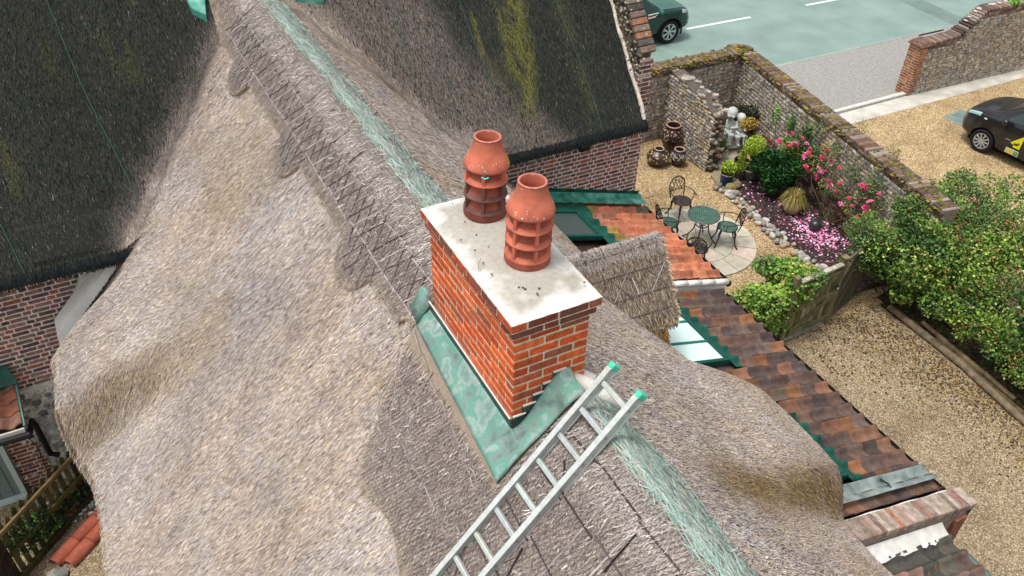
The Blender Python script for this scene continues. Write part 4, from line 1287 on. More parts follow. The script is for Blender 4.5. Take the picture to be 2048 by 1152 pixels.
# flower bed
EDGE = [(10.60, 9.25), (10.62, 8.85), (10.52, 8.35), (10.45, 7.9), (10.42, 7.45), (10.34, 6.95), (10.28, 6.5), (10.28, 6.05), (10.32, 5.6), (10.36, 5.25)]
sheet('flower_bed', [(p[0] + .1, p[1]) for p in EDGE] + [(10.5, 4.9), (11.5, 4.8), (12.6, 9.9), (11.6, 9.6)], .02, MULCH)
sheet('flower_bed', [(10.75, -8), (13.0, -8), (12.4, 5.0), (10.75, 4.6)], .01, SOIL)
# circular patio
PC = (8.68, 7.72)
mb = MB()
stc = [lin(198, 188, 170), lin(206, 196, 180), lin(188, 180, 162), lin(196, 192, 172), lin(202, 186, 168)]
def ringstones(r0, r1, n, a0):
    for k in range(n):
        a = a0 + 2 * pi * k / n; b = a0 + 2 * pi * (k + 1) / n
        g0 = .007 / max(r0, .1); g1 = .007 / r1
        m_ = 10
        o = [(PC[0] + (r1 - .006) * cos(a + g1 + (b - a - 2 * g1) * i / m_), PC[1] + (r1 - .006) * sin(a + g1 + (b - a - 2 * g1) * i / m_)) for i in range(m_ + 1)]
        i_ = [(PC[0] + (r0 + .006) * cos(b - g0 - (b - a - 2 * g0) * i / m_), PC[1] + (r0 + .006) * sin(b - g0 - (b - a - 2 * g0) * i / m_)) for i in range(m_ + 1)]
        mb.poly(o + i_, -.01, .022 + random.uniform(-.002, .002), jit(random.choice(stc), .06))
mb.poly([(PC[0] + .285 * cos(t), PC[1] + .285 * sin(t)) for t in np.linspace(0, 2 * pi, 40, endpoint=False)], -.01, .022, lin(196, 188, 160))
ringstones(.29, .75, 8, .25); ringstones(.75, 1.25, 16, .1)
struct(mb.build('patio_paving', mat_attr('sandstone_paving', rough=.85, var=.12, ns=7, bump=.2, bs=40)))
mb = MB(); mb.poly([(PC[0] + 1.252 * cos(t), PC[1] + 1.252 * sin(t)) for t in np.linspace(0, 2 * pi, 64, endpoint=False)], -.01, .012, lin(112, 100, 80))
struct(mb.build('patio_bed', STONE))
# paving slabs by the statue
mb = MB()
mb.poly([(10.95, 10.0), (11.5, 9.75), (12.0, 10.35), (11.6, 10.95), (11.0, 10.9)], 0, .05, lin(168, 160, 140))
mb.poly([(10.5, 9.35), (11.0, 9.2), (11.35, 9.6), (10.95, 9.95), (10.6, 9.75)], 0, .06, lin(150, 140, 112))
struct(mb.build('stone_slabs', STONE))

# ================================================================== GARDEN WALLS
MOSSC = [lin(122, 112, 30), lin(100, 96, 34), lin(140, 128, 40), lin(84, 80, 36)]
def moss(mb, P, n, spread, colr=MOSSC):
    for i in range(n):
        p = Vector(P) + Vector((random.gauss(0, spread[0]), random.gauss(0, spread[1]), random.gauss(0, spread[2])))
        mb.ico(p, (random.uniform(.02, .06), random.uniform(.02, .06), random.uniform(.01, .025)), jit(random.choice(colr), .25), 1, None, 0, .15)
CPC = [lin(118, 96, 84), lin(100, 84, 76), lin(134, 110, 96), lin(84, 72, 64), lin(150, 136, 124), lin(124, 86, 70)]
def wall_run(mb, A, B, th, zf, side, core=lin(172, 158, 138), r=.062, flint_zmax=None, cope=True, both=False, w_c=None, mossn=3):
    """flint wall from A to B in plan; zf(u) top height; side = +1 flints on the left of A->B"""
    A, B = Vector((*A, 0)), Vector((*B, 0)); d = B - A; L = d.length; ux = d / L; nv = Vector((-ux.y, ux.x, 0)) * side
    n = max(2, int(L / .3)); w_c = w_c or th + .05
    for i in range(n):
        u0, u1 = L * i / n, L * (i + 1) / n
        h0, h1 = zf(u0), zf(u1)
        P = []
        for u, h in ((u0, h0), (u1, h1)):
            for s in (0, -th):
                for z in (-.1, h - .01): P.append(A + ux * u + nv * s + Vector((0, 0, z)))
        mb.add(P, [(0, 1, 5, 4), (2, 6, 7, 3), (1, 3, 7, 5), (0, 2, 3, 1), (4, 5, 7, 6)], core)
        flints(mb, A, ux, nv, L, 3, r, zt=lambda u: zf(u) - (.10 if cope else .02))
    # header course of brick under the coping, then brick-on-edge
    R0 = Matrix((ux, -nv, Vector((0, 0, 1)))).transposed()
    u = 0 if cope else L
    while u < L:
        h = zf(u)
        mb.bbox(A + ux * (u + .1) + nv * .0 + Vector((0, 0, h - .10)), (.205, .05, .062), jit(random.choice(CPC), .2), R0, 0, .008)
        mb.bbox(A + ux * (u + .05) + nv * .015 + Vector((0, 0, h - .03)), (.205, .06, .062), jit(random.choice(CPC), .2), R0, 0, .008)
        u += .22
    if cope:
        u = 0
        while u < L:
            sl = math.atan2(zf(min(u + .1, L)) - zf(max(u - .1, 0)), .2)
            R = R0 @ Matrix.Rotation(-sl, 3, 'Y')
            mb.bbox(A + ux * (u + .038) - nv * (th / 2 - .02) + Vector((0, 0, zf(u) + .05 + random.uniform(-.006, .006))), (.068, w_c, .11), jit(random.choice(CPC), .22), R, 0, .018)
            if random.random() < mossn * .14:
                moss(mb, A + ux * u - nv * (th / 2 - .02) + Vector((0, 0, zf(u) + .10)), 4, (.05, .09, .008))
                moss(mb, A + ux * u + nv * .04 + Vector((0, 0, zf(u) + .03)), 3, (.05, .02, .03))
            u += .075
gw = thing('garden_wall', 'tall mossy flint garden wall turning the corner behind the patio', 'wall')
mb = MB()
wall_run(mb, (6.26, 11.85), (12.92, 11.85), .34, lambda u: 1.93 - .018 * u, -1, mossn=7)
mb.build('back_run', FLINT, gw, label='back run of flint wall under thick yellow moss')
mb = MB()
wall_run(mb, (12.90, 11.85), (11.42, 4.4), .34, lambda u: 1.80 + .02 * u, -1, mossn=4)
# low brick patches on the side run
d = Vector((11.42 - 12.90, 4.4 - 11.85, 0)); d.normalize(); nv = Vector((d.y, -d.x, 0))
for k in range(7):
    for j in range(24):
        if random.random() < .5: continue
        u = .3 + j * .225 + (k % 2) * .11
        mb.bbox(Vector((12.90, 11.85, .08 + k * .075)) + d * u + nv * .0, (.2, .14, .062), jit(random.choice([lin(120, 76, 64), lin(98, 70, 62), lin(136, 92, 76), lin(84, 66, 60)]), .2), Matrix((d, -nv, Vector((0, 0, 1)))).transposed(), 0, .01)
mb.build('side_run', FLINT, gw, label='side run of flint wall with brick coping beside the drive')
mb = MB()
for i in range(9):
    a = pi / 2 - i * .2
    R = rotz(a)
    mb.bbox((12.86 + .28 * cos(a), 12.0 + .24 * sin(a), 1.83), (.36, .10, .12), jit(random.choice(CPC), .2), R, 0, .018)
for i in range(9):
    mb.bbox((12.92, 11.84 + .0, .2 + i * .19), (.12, .12, .17), jit(lin(112, 94, 88), .2), None, 0, .02)
moss(mb, (12.85, 12.05, 1.90), 50, (.16, .12, .01))
mb.build('rounded_corner', OLDBRICK, gw)
# ruined stub wall jutting from the back wall
sw = MB()
def stubtop(u): return 1.86 - .12 * u - (.25 * max(0, u - 1.45) / .4) - .06 * sin(u * 9)
wall_run(sw, (10.62, 11.80), (10.62, 9.98), .36, stubtop, -1, core=lin(96, 88, 78), cope=False, r=.055)
for i in range(60):
    z = random.uniform(.02, 1.62)
    sw.ico((10.62 + random.uniform(.0, .36), 9.98 - random.uniform(-.04, .05) - .05 * (1.6 - z), z), (random.uniform(.05, .085), .06, random.uniform(.03, .05)), jit(random.choice([lin(170, 160, 144), lin(140, 132, 118), lin(186, 178, 164), lin(124, 112, 100), lin(146, 116, 98)]), .15), 1, None, 0, .2)
for i in range(50):
    u = random.uniform(0, 1.85)
    sw.ico((10.80 + random.uniform(-.16, .16), 11.8 - u, stubtop(u) - .02), (.08, .09, .05), jit(random.choice([lin(150, 144, 132), lin(120, 112, 100), lin(176, 166, 150)]), .2), 1, None, 0, .2)
tag(sw.build('stub_wall', FLINT), 'ragged broken stub of flint wall beside the dark urns', 'wall')
# far gate wall with brick pier
fw = thing('roadside_wall', 'flint wall with swept brick coping and a brick end pier across the drive entrance', 'wall')
mb = MB()
def swoop(u): return 1.42 + .05 * min(u, .9) / .9 + .62 * float(sm((u - .85) / 1.15))
wall_run(mb, (18.62, 10.85), (24.5, 10.62), .36, swoop, -1, r=.058, mossn=0)
for i in range(30): 
    u = random.uniform(1.4, 4); mb.ico((18.62 + u, 11.0, swoop(u) + .10), (.05, .08, .012), lin(206, 196, 186), 1)
mb.build('flint_run', FLINT, fw)
mb = MB()
bp = [lin(166, 100, 72), lin(150, 84, 64), lin(134, 92, 74), lin(176, 112, 76), lin(120, 86, 70), lin(150, 118, 78)]
bricks(mb, (18.36, 10.83, 0), (1, 0, 0), (0, -1, 0), .36, 1.42, 'flemish', bp, lin(190, 176, 150), .10)
bricks(mb, (18.36, 11.25, 0), (0, -1, 0), (-1, 0, 0), .42, 1.42, 'flemish', bp, lin(190, 176, 150), .10)
mb.box((18.54, 11.04, .7), (.34, .40, 1.42), lin(160, 140, 120))
for j in range(3): mb.bbox((18.52 + .02 * j, 11.04, 1.45 + .03 * j), (.44 - .04 * j, .5 - .04 * j, .06), jit(lin(128, 100, 88), .1), None, 0, .012)
mb.build('brick_pier', OLDBRICK, fw)
mb = MB(); mb.box((19.0, 11.18, 1.62), (.95, .03, .03), lin(24, 26, 26)); mb.build('iron_bar', IRON, fw)
# drain cover near the van
mb = MB()
R = rotz(radians(8))
mb.bbox((18.75, 9.0, .012), (.85, 1.05, .03), lin(150, 168, 162), R, 0, .006)
for i in range(3):
    for j in range(4): mb.box(Vector((18.75, 9.0, .03)) + R @ Vector((-.26 + i * .26, -.36 + j * .24, 0)), (.235, .215, .008), jit(lin(138, 160, 152), .1), R)
tag(mb.build('drain_cover', ALU), 'flat grey metal drain cover set in gravel at the dark car nose', 'drain cover')

# ================================================================== FOLIAGE
def leafcards(mb, P, size, cols, droop=.3, aspect=.62, up=.55):
    """small pointed leaves at points P (n,3)"""
    n = len(P); size = size * (.75 + .6 * vnoise(P[:, 0] * 1.7 + 9, P[:, 1] * 1.7 + P[:, 2], 83)) if n > 400 else size
    N = rng.normal(0, 1, (n, 3)); N[:, 2] = np.abs(N[:, 2]) + up; N /= np.linalg.norm(N, axis=1, keepdims=True)
    T = np.cross(N, rng.normal(0, 1, (n, 3))); T[:, 2] -= droop; T -= N * (T * N).sum(1, keepdims=True); T /= np.linalg.norm(T, axis=1, keepdims=True)
    S = np.cross(N, T)
    l = (size * rng.uniform(.6, 1.3, n))[:, None]; w_ = l * aspect * .5
    A = P - T * l * .5; B = P + T * l * .5 - N * l * .12
    M1 = P - T * l * .05 + S * w_ - N * l * .06; M2 = P - T * l * .05 - S * w_ - N * l * .06
    M1b = P + T * l * .22 + S * w_ * .8; M2b = P + T * l * .22 - S * w_ * .8
    mb.quads(np.stack([A, M2, M2b, B, M1b, M1], 1), cols)
def clump_pts(n, blobs, shell=.55):
    """points in a set of (centre, radii) blobs, denser toward the outside"""
    w_ = np.array([b[1][0] * b[1][1] * b[1][2] for b in blobs]) ** .67
    i = rng.choice(len(blobs), n, p=w_ / w_.sum())
    d = rng.normal(0, 1, (n, 3)); d /= np.linalg.norm(d, axis=1, keepdims=True)
    r = rng.uniform(shell, 1.0, n) ** .8
    c = np.array([b[0] for b in blobs])[i]; R = np.array([b[1] for b in blobs])[i]
    p = c + d * R * r[:, None]
    return p
def stems(mb, base, tips, r=.01, colr=lin(84, 66, 46)):
    for t in tips:
        b = Vector(base) + Vector((random.uniform(-.1, .1), random.uniform(-.1, .1), 0)); t = Vector(t)
        m_ = (b + t) / 2 + Vector((random.uniform(-.1, .1), random.uniform(-.1, .1), .1))
        mb.tube([b, m_, t], [r, r * .8, r * .4], jit(colr, .2), n=5)
def blobs_in(c, R, n, k=.45):
    out = []
    for i in range(n):
        d = Vector((random.gauss(0, 1), random.gauss(0, 1), random.gauss(0, 1))).normalized() * random.uniform(.35, .95)
        s = random.uniform(.7, 1.2) * k
        out.append(((c[0] + d.x * R[0] * .75, c[1] + d.y * R[1] * .75, max(.08, c[2] + d.z * R[2] * .75)), (R[0] * s, R[1] * s, R[2] * s)))
    return out
def shrub(name, label, cat, blobs, n, size, cols, p=None, base=None, group=None, aspect=.62, up=.55, stemcol=lin(84, 66, 46), a=.28, droop=.3, loc=None, nst=None):
    base = base or (np.mean([b[0][0] for b in blobs]), np.mean([b[0][1] for b in blobs]), 0)
    t = thing(name, label, cat, (0, 0, 0), 0, group)
    mb = MB()
    P = clump_pts(n, blobs); P = P[P[:, 2] > .02]
    c = njit(cols, len(P), a, .08, p)
    q = vnoise(P[:, 0] * 2.6 + P[:, 2] * 1.7, P[:, 1] * 2.6 - P[:, 2], 77)[:, None]
    c *= (.50 + .72 * q) * (1 + (q - .5) * np.array([[.5, .1, -.5]]))
    leafcards(mb, P, size, np.clip(c, .003, 1), aspect=aspect, up=up, droop=droop)
    f = mb.build('foliage', LEAF, t)
    mb = MB()
    stems(mb, base, [b[0] for b in blobs][:nst or 60], .012, stemcol)
    mb.build('stem', WOOD, t)
    return t
GRN = [lin(74, 120, 40), lin(56, 100, 36), lin(104, 146, 48), lin(44, 80, 32), lin(132, 164, 62), lin(148, 140, 84)]
GRNP = [.26, .24, .2, .14, .10, .06]
# big rose hedge on the right
hb = []
def along_hedge(y):   # front face x
    return 10.75 + .12 * sin(y * 2.1)
for y in np.arange(-1.2, 5.3, .33):
    for k in range(7):
        xx = random.uniform(10.85, 13.4); top = 1.85 - .30 * max(0, 4.2 - y) * .22 + random.uniform(-.2, .15)
        top *= (1 - .30 * max(0, (11.3 - xx)))
        hb.append(((xx, y + random.uniform(-.2, .2), max(.4, top - .25)), (random.uniform(.3, .46), random.uniform(.3, .44), random.uniform(.22, .36))))
    for k in range(2):
        hb.append(((random.uniform(10.6, 11.0), y, random.uniform(.55, 1.0)), (.30, .3, .28)))
for k in range(6): hb.append(((random.uniform(10.0, 10.7), random.uniform(4.75, 5.4), random.uniform(1.2, 1.55)), (.34, .3, .24)))
for k in range(9): hb.append(((random.uniform(10.35, 11.0), random.uniform(3.9, 4.9), random.uniform(.6, 1.5)), (.32, .3, .26)))
for k in range(7): hb.append(((random.uniform(11.1, 12.3), random.uniform(4.5, 5.3), random.uniform(1.65, 1.95)), (.34, .3, .22)))
for k in range(10): hb.append(((random.uniform(11.0, 12.6), random.uniform(3.2, 5.0), random.uniform(.9, 1.5)), (.42, .4, .34)))
for k in range(12): hb.append(((random.uniform(9.85, 10.6), random.uniform(4.5, 5.1), random.uniform(.95, 1.6)), (.32, .28, .24)))
for k in range(30):
    y = random.uniform(-1.2, 3.6); hb.append(((random.uniform(10.85, 12.0) + max(0, 1.5 - y) * .12, y, random.uniform(.45, 1.35)), (.36, .36, .3)))
for k in range(8): hb.append(((random.uniform(12.0, 14.4), random.uniform(4.6, 5.6), random.uniform(1.2, 1.7)), (.4, .36, .28)))
HG = [lin(98, 138, 58), lin(72, 110, 46), lin(130, 162, 72), lin(54, 86, 38), lin(156, 176, 94), lin(150, 132, 76), lin(170, 164, 120), lin(150, 66, 40)]
HP = [.27, .25, .175, .135, .08, .05, .035, .005]
hedge = shrub('rose_hedge', 'big tangled green rose hedge with red tinged shoots beside the drive', 'hedge', hb, 88000, .054, HG, HP, base=(11.9, 2, 0), aspect=.75, nst=0)
mb = MB()
for b in hb:
    if random.random() < .6:
        x0, y0 = b[0][0] * .5 + 11.9 * .5, b[0][1] + random.uniform(-.2, .2)
        mb.tube([(x0, y0, 0), ((x0 + b[0][0]) / 2, y0, b[0][2] * .6), b[0]], [.014, .011, .005], jit(lin(92, 70, 52), .2), n=5)
mb.build('branch', WOOD, hedge)
mb = MB()
for k in range(18):
    b = random.choice(hb)
    P = np.array(b[0]) + rng.normal(0, .09, (40, 3)) + np.array([-.1, -.1, .22])
    leafcards(mb, P, .05, njit([lin(150, 56, 36), lin(128, 44, 34), lin(176, 92, 50), lin(160, 110, 60)], 40, .25), aspect=.5)
mb.build('red_shoots', LEAF, hedge)['kind'] = 'stuff'
# ivy shrub over the gate
ib = blobs_in((7.62, 4.66, .9), (.95, .55, .8), 20, .40) + blobs_in((8.32, 4.5, 1.25), (.42, .30, .32), 8, .5) + blobs_in((8.15, 5.0, 1.4), (.6, .4, .25), 6, .5)
shrub('climbing_shrub', 'pale green leafy climber spilling over the hinge side of the timber gate', 'shrub', ib, 12500, .062, [lin(116, 160, 66), lin(92, 138, 52), lin(150, 184, 92), lin(66, 104, 42), lin(176, 190, 110), lin(150, 140, 80)], [.28, .26, .18, .14, .09, .05], aspect=.8)
# dark green shrub behind the bed
gb = blobs_in((11.3, 8.45, .75), (.55, .6, .65), 18, .42)
sh = shrub('leafy_shrub', 'dense dark green shrub with yellow green tips in the flower bed', 'shrub', gb, 9500, .075, [lin(52, 104, 40), lin(40, 84, 36), lin(74, 130, 48), lin(34, 66, 30)], None, aspect=.42)
mb = MB()
P = clump_pts(1500, [((11.02, 8.95, 1.15), (.28, .22, .25)), ((11.15, 9.0, .95), (.2, .2, .2))]); leafcards(mb, P, .05, njit([lin(160, 186, 50), lin(134, 166, 48), lin(180, 200, 70)], len(P), .2), aspect=.6)
mb.build('yellow_tips', LEAF, sh)
tb = [((11.55 + .22 * i, 9.05 - .3 * i, z), (.10, .10, .24)) for i, z in enumerate((1.75, 1.62, 1.5))] + [((11.75, 8.5, 1.2), (.3, .3, .3))]
shrub('tall_shoots', 'three tall pale green leafy shoots against the side flint wall', 'plant', tb, 1500, .07, [lin(110, 156, 70), lin(84, 132, 56), lin(140, 176, 92)], None, aspect=.4, base=(11.75, 8.8, 0))
# climbing rose on the side wall
def wallx(y): return 11.42 + (y - 4.4) * (12.90 - 11.42) / (11.85 - 4.4)
rb = []
for k in range(34):
    y = random.uniform(5.6, 8.9); z = random.uniform(.7, 1.75)
    rb.append(((wallx(y) - random.uniform(.1, .35), y, z), (.20, .22, .17)))
rb += [((11.75 + random.uniform(-.2, .2), 8.15 + random.uniform(-.35, .35), random.uniform(.95, 1.35)), (.24, .26, .2)) for k in range(8)]
rose = shrub('climbing_rose', 'climbing rose with pink blooms trained on the side flint wall', 'rose', rb, 6000, .048, [lin(84, 118, 60), lin(106, 140, 76), lin(130, 132, 94), lin(64, 94, 52), lin(156, 148, 110)], None, base=(11.85, 7.0, 0), nst=5, stemcol=lin(100, 96, 66))
mb = MB()
for k in range(7):
    y = 7.0 + random.uniform(-1.6, 1.6)
    mb.tube([(11.72, 7.0, 0), (11.72 + random.uniform(-.05, .1), (7.0 + y) / 2, .7), (wallx(y) - .12, y, 1.5)], [.009, .007, .004], lin(112, 104, 76), n=6)
mb.build('cane', WOOD, rose)
def bloom_mesh(cols):
    mb = MB()
    for k in range(13):
        a = k * 2.4; r = .006 + .0032 * k; tilt = .25 + .085 * k
        R = rotz(a) @ Matrix.Rotation(tilt, 3, 'Y')
        c = R @ Vector((0, 0, .03)) + Vector((cos(a) * r * .6, sin(a) * r * .6, 0))
        mb.ico(c, (.012, .022, .026), jit(random.choice(cols), .15), 1, R)
    return mb
bm = [bloom_mesh(c).build('bloom', LEAF, rose) for c in ([lin(232, 70, 130), lin(244, 110, 160), lin(220, 50, 110)], [lin(240, 130, 176), lin(250, 176, 206), lin(232, 96, 150)], [lin(226, 58, 96), lin(240, 90, 120)])]
spots = []
for k in range(15): spots.append((11.55 + random.gauss(0, .17), 8.1 + random.gauss(0, .28), 1.36 + random.gauss(0, .13)))
for k in range(30):
    y = random.uniform(5.6, 8.0); spots.append((wallx(y) - random.uniform(.25, .42), y, random.uniform(.75, 1.6)))
for i, s_ in enumerate(spots):
    b = bm[i % 3]
    if i >= 3: b = b.copy(); C.objects.link(b); b.parent = rose
    b.location = s_; k = random.uniform(.75, 1.25); b.scale = (k, k, k)
    b.rotation_euler = (random.uniform(-.7, .2), random.uniform(-.9, .1), random.uniform(0, 6))
# weeds along the drive side of the wall
wb = []
for y in np.arange(5.3, 8.2, .2):
    xx = wallx(y) + .58 + random.uniform(0, .3); wb.append(((xx, y, 1.15 + random.uniform(-.2, .25)), (.24, .2, .62)))
shrub('wispy_weeds', 'wispy yellow green weeds along the drive side of the flint wall', 'weeds', wb, 9500, .05, [lin(126, 140, 66), lin(100, 120, 56), lin(150, 158, 84), lin(140, 128, 76)], None, aspect=.22, up=.1, nst=0)
db = [((15.6 + random.uniform(-.5, 1.6), 4.2 + random.uniform(-.4, .5), .5), (.4, .35, .45)) for k in range(12)]
shrub('drive_shrub', 'low yellow green shrub in gravel below the dark car', 'shrub', db, 4000, .06, [lin(134, 164, 66), lin(104, 138, 54), lin(160, 182, 90)], None)
mb = MB()
P = clump_pts(130, [((21.6, 10.78, 2.2), (.22, .14, .14))]); leafcards(mb, P, .09, njit([lin(110, 160, 60), lin(140, 184, 80)], len(P), .2))
tag(mb.build('wall_weed', LEAF), 'small green weed growing from the top of the roadside wall', 'weed')
# petals and fallen leaves
def scatter(n, ptsf, size, cols, z=.035, a=.15, asp=.8):
    mb = MB(); P = ptsf(n); leafcards(mb, P, size, njit(cols, len(P), a), aspect=asp, up=3.0, droop=0)
    return mb.build('x', LEAF)
def petal_pts(n):
    a = np.stack([rng.normal(11.25, .25, n), rng.normal(6.75, .42, n), np.full(n, .045)], 1)
    b = np.stack([rng.uniform(10.5, 11.6, n), rng.uniform(5.4, 9.1, n), np.full(n, .045)], 1)
    return np.where((rng.random(n) < .66)[:, None], a, b)
o = scatter(680, petal_pts, .048, [lin(238, 150, 200), lin(246, 190, 220), lin(226, 110, 170), lin(250, 214, 232)]); o.name = 'fallen_petals'
stuff(o, 'pink rose petals scattered over the dark mulch', 'petals')
o = scatter(60, lambda n: np.stack([rng.uniform(9.6, 10.5, n), rng.uniform(5.0, 8.0, n), np.full(n, .02)], 1), .05, [lin(240, 150, 196), lin(236, 120, 176)]); o.name = 'fallen_petals'
stuff(o, 'few pink petals blown onto the golden gravel', 'petals')
def leaf_pts(n):
    y = rng.uniform(-1.2, 4.5, n); d = np.abs(rng.normal(0, .55, n)); x = 10.5 - d
    far = rng.random(n) < sm((y - 2.2) / 2) * .75
    x = np.where(far, rng.uniform(8.4, 10.6, n), x)
    return np.stack([x, y, np.full(n, .014)], 1)
o = scatter(3300, leaf_pts, .040, [lin(98, 74, 48), lin(116, 90, 56), lin(78, 60, 42), lin(140, 112, 66), lin(166, 144, 78), lin(66, 52, 38)], a=.25); o.name = 'fallen_leaves'
stuff(o, 'brown and yellow fallen leaves along the timber edging', 'leaves')
o = scatter(2600, lambda n: np.stack([rng.uniform(10.75, 12.2, n), rng.uniform(-1.5, 4.6, n), np.full(n, .03)], 1), .06, [lin(92, 66, 40), lin(70, 52, 34), lin(110, 84, 44), lin(70, 92, 40), lin(54, 72, 34)], a=.3); o.name = 'leaf_litter'
stuff(o, 'leaf litter under the rose hedge', 'leaves')

# cobbles edging the bed: individuals
CB = []
for k in range(9):
    mb = MB(); mb.ico((0, 0, .045), (.085, .065, .055), random.choice([lin(150, 152, 148), lin(176, 172, 162), lin(196, 188, 172), lin(128, 134, 136), lin(186, 166, 140), lin(160, 150, 138), lin(204, 200, 192)]), 2, None, 0, .07)
    CB.append(mb.build('cobble', STONE, smooth=True))
ep = [Vector((*p, 0)) for p in EDGE]
k = 0
for i in range(len(ep) - 1):
    d = ep[i + 1] - ep[i]; nv = Vector((-d.y, d.x, 0)).normalized()
    for j in range(12):
        p = ep[i] + d * random.random() + nv * (random.uniform(-.17, .17) if i > 1 else random.uniform(-.26, .12))
        o = CB[k] if k < 9 else CB[random.randrange(9)].copy()
        if k >= 9: C.objects.link(o)
        s_ = random.uniform(.6, 1.15)
        o.location = (p.x, p.y, random.uniform(0, .03)); o.scale = (s_, s_ * random.uniform(.8, 1.1), s_); o.rotation_euler = (random.uniform(-.3, .3), random.uniform(-.3, .3), random.uniform(0, 6))
        tag(o, 'rounded grey or tan cobble in the curved row edging the flower bed', 'cobble', 'cobbles edging the flower bed'); k += 1
for p, s_, lab, c in (((10.62, 9.02), .15, 'large olive boulder at the head of the cobble row', lin(140, 130, 84)), ((10.85, 9.08), .13, 'brown boulder beside the blue glazed pot', lin(140, 120, 96)), ((10.42, 9.25), .12, 'low flat boulder left of the blue glazed pot', lin(128, 116, 104))):
    mb = MB(); mb.ico((p[0], p[1], s_ * .6), (s_, s_ * .8, s_ * .75), c, 3, None, 0, .10)
    tag(mb.build('boulder', STONE, smooth=True), lab, 'boulder')

# ================================================================== LADDER on the roof
def ladder():
    top = Vector((.55, -.325, 6.77)); dr = Vector((-1.31, -.05, -1.38)).normalized()
    side = Vector((0, -1, 0)); side -= dr * side.dot(dr); side.normalize()
    nrm = dr.cross(side); nrm = nrm if nrm.z > 0 else -nrm
    R = Matrix((dr, side, nrm)).transposed()
    Lg = 3.9; wd = .295
    t = thing('aluminium_ladder', 'bare aluminium ladder lying up the thatch to the ridge beside the chimney', 'ladder', top + dr * Lg)
    off = -(top + dr * Lg)
    ac = lin(196, 202, 198)
    for k in (0, 1):
        mb = MB()
        b = top + side * (wd * k) + off
        # channel section rail: web and two flanges
        mb.bbox(b + dr * (Lg / 2), (Lg, .026, .074), ac, R, 0, .003)
        mb.bbox(b + dr * (Lg / 2) + nrm * .035, (Lg - .004, .042, .009), lin(212, 216, 212), R, 0, .002)
        mb.bbox(b + dr * (Lg / 2) - nrm * .035, (Lg - .004, .042, .009), ac, R, 0, .002)
        for i in range(17):
            q = b + dr * (.11 + .226 * i) + side * (-.0125 if k == 0 else .0125)
            mb.ico(q, (.013, .003, .013), lin(150, 156, 154), 1, R)
        mb.build('rail', ALU, t)
        mb = MB(); mb.bbox(b - dr * .014, (.045, .050, .082), lin(86, 206, 172), R, 0, .008)
        mb.build('end_cap', MATTE, t)
    for i in range(17):
        mb = MB()
        q = top + dr * (.11 + .226 * i) + off
        c = jit(lin(204, 210, 206), .06)
        mb.bbox(q + side * (wd / 2), (.034, wd - .02, .034), c, R @ Matrix.Rotation(radians(8), 3, 'Y'), 0, .005)
        mb.build('rung', ALU, t)
ladder()

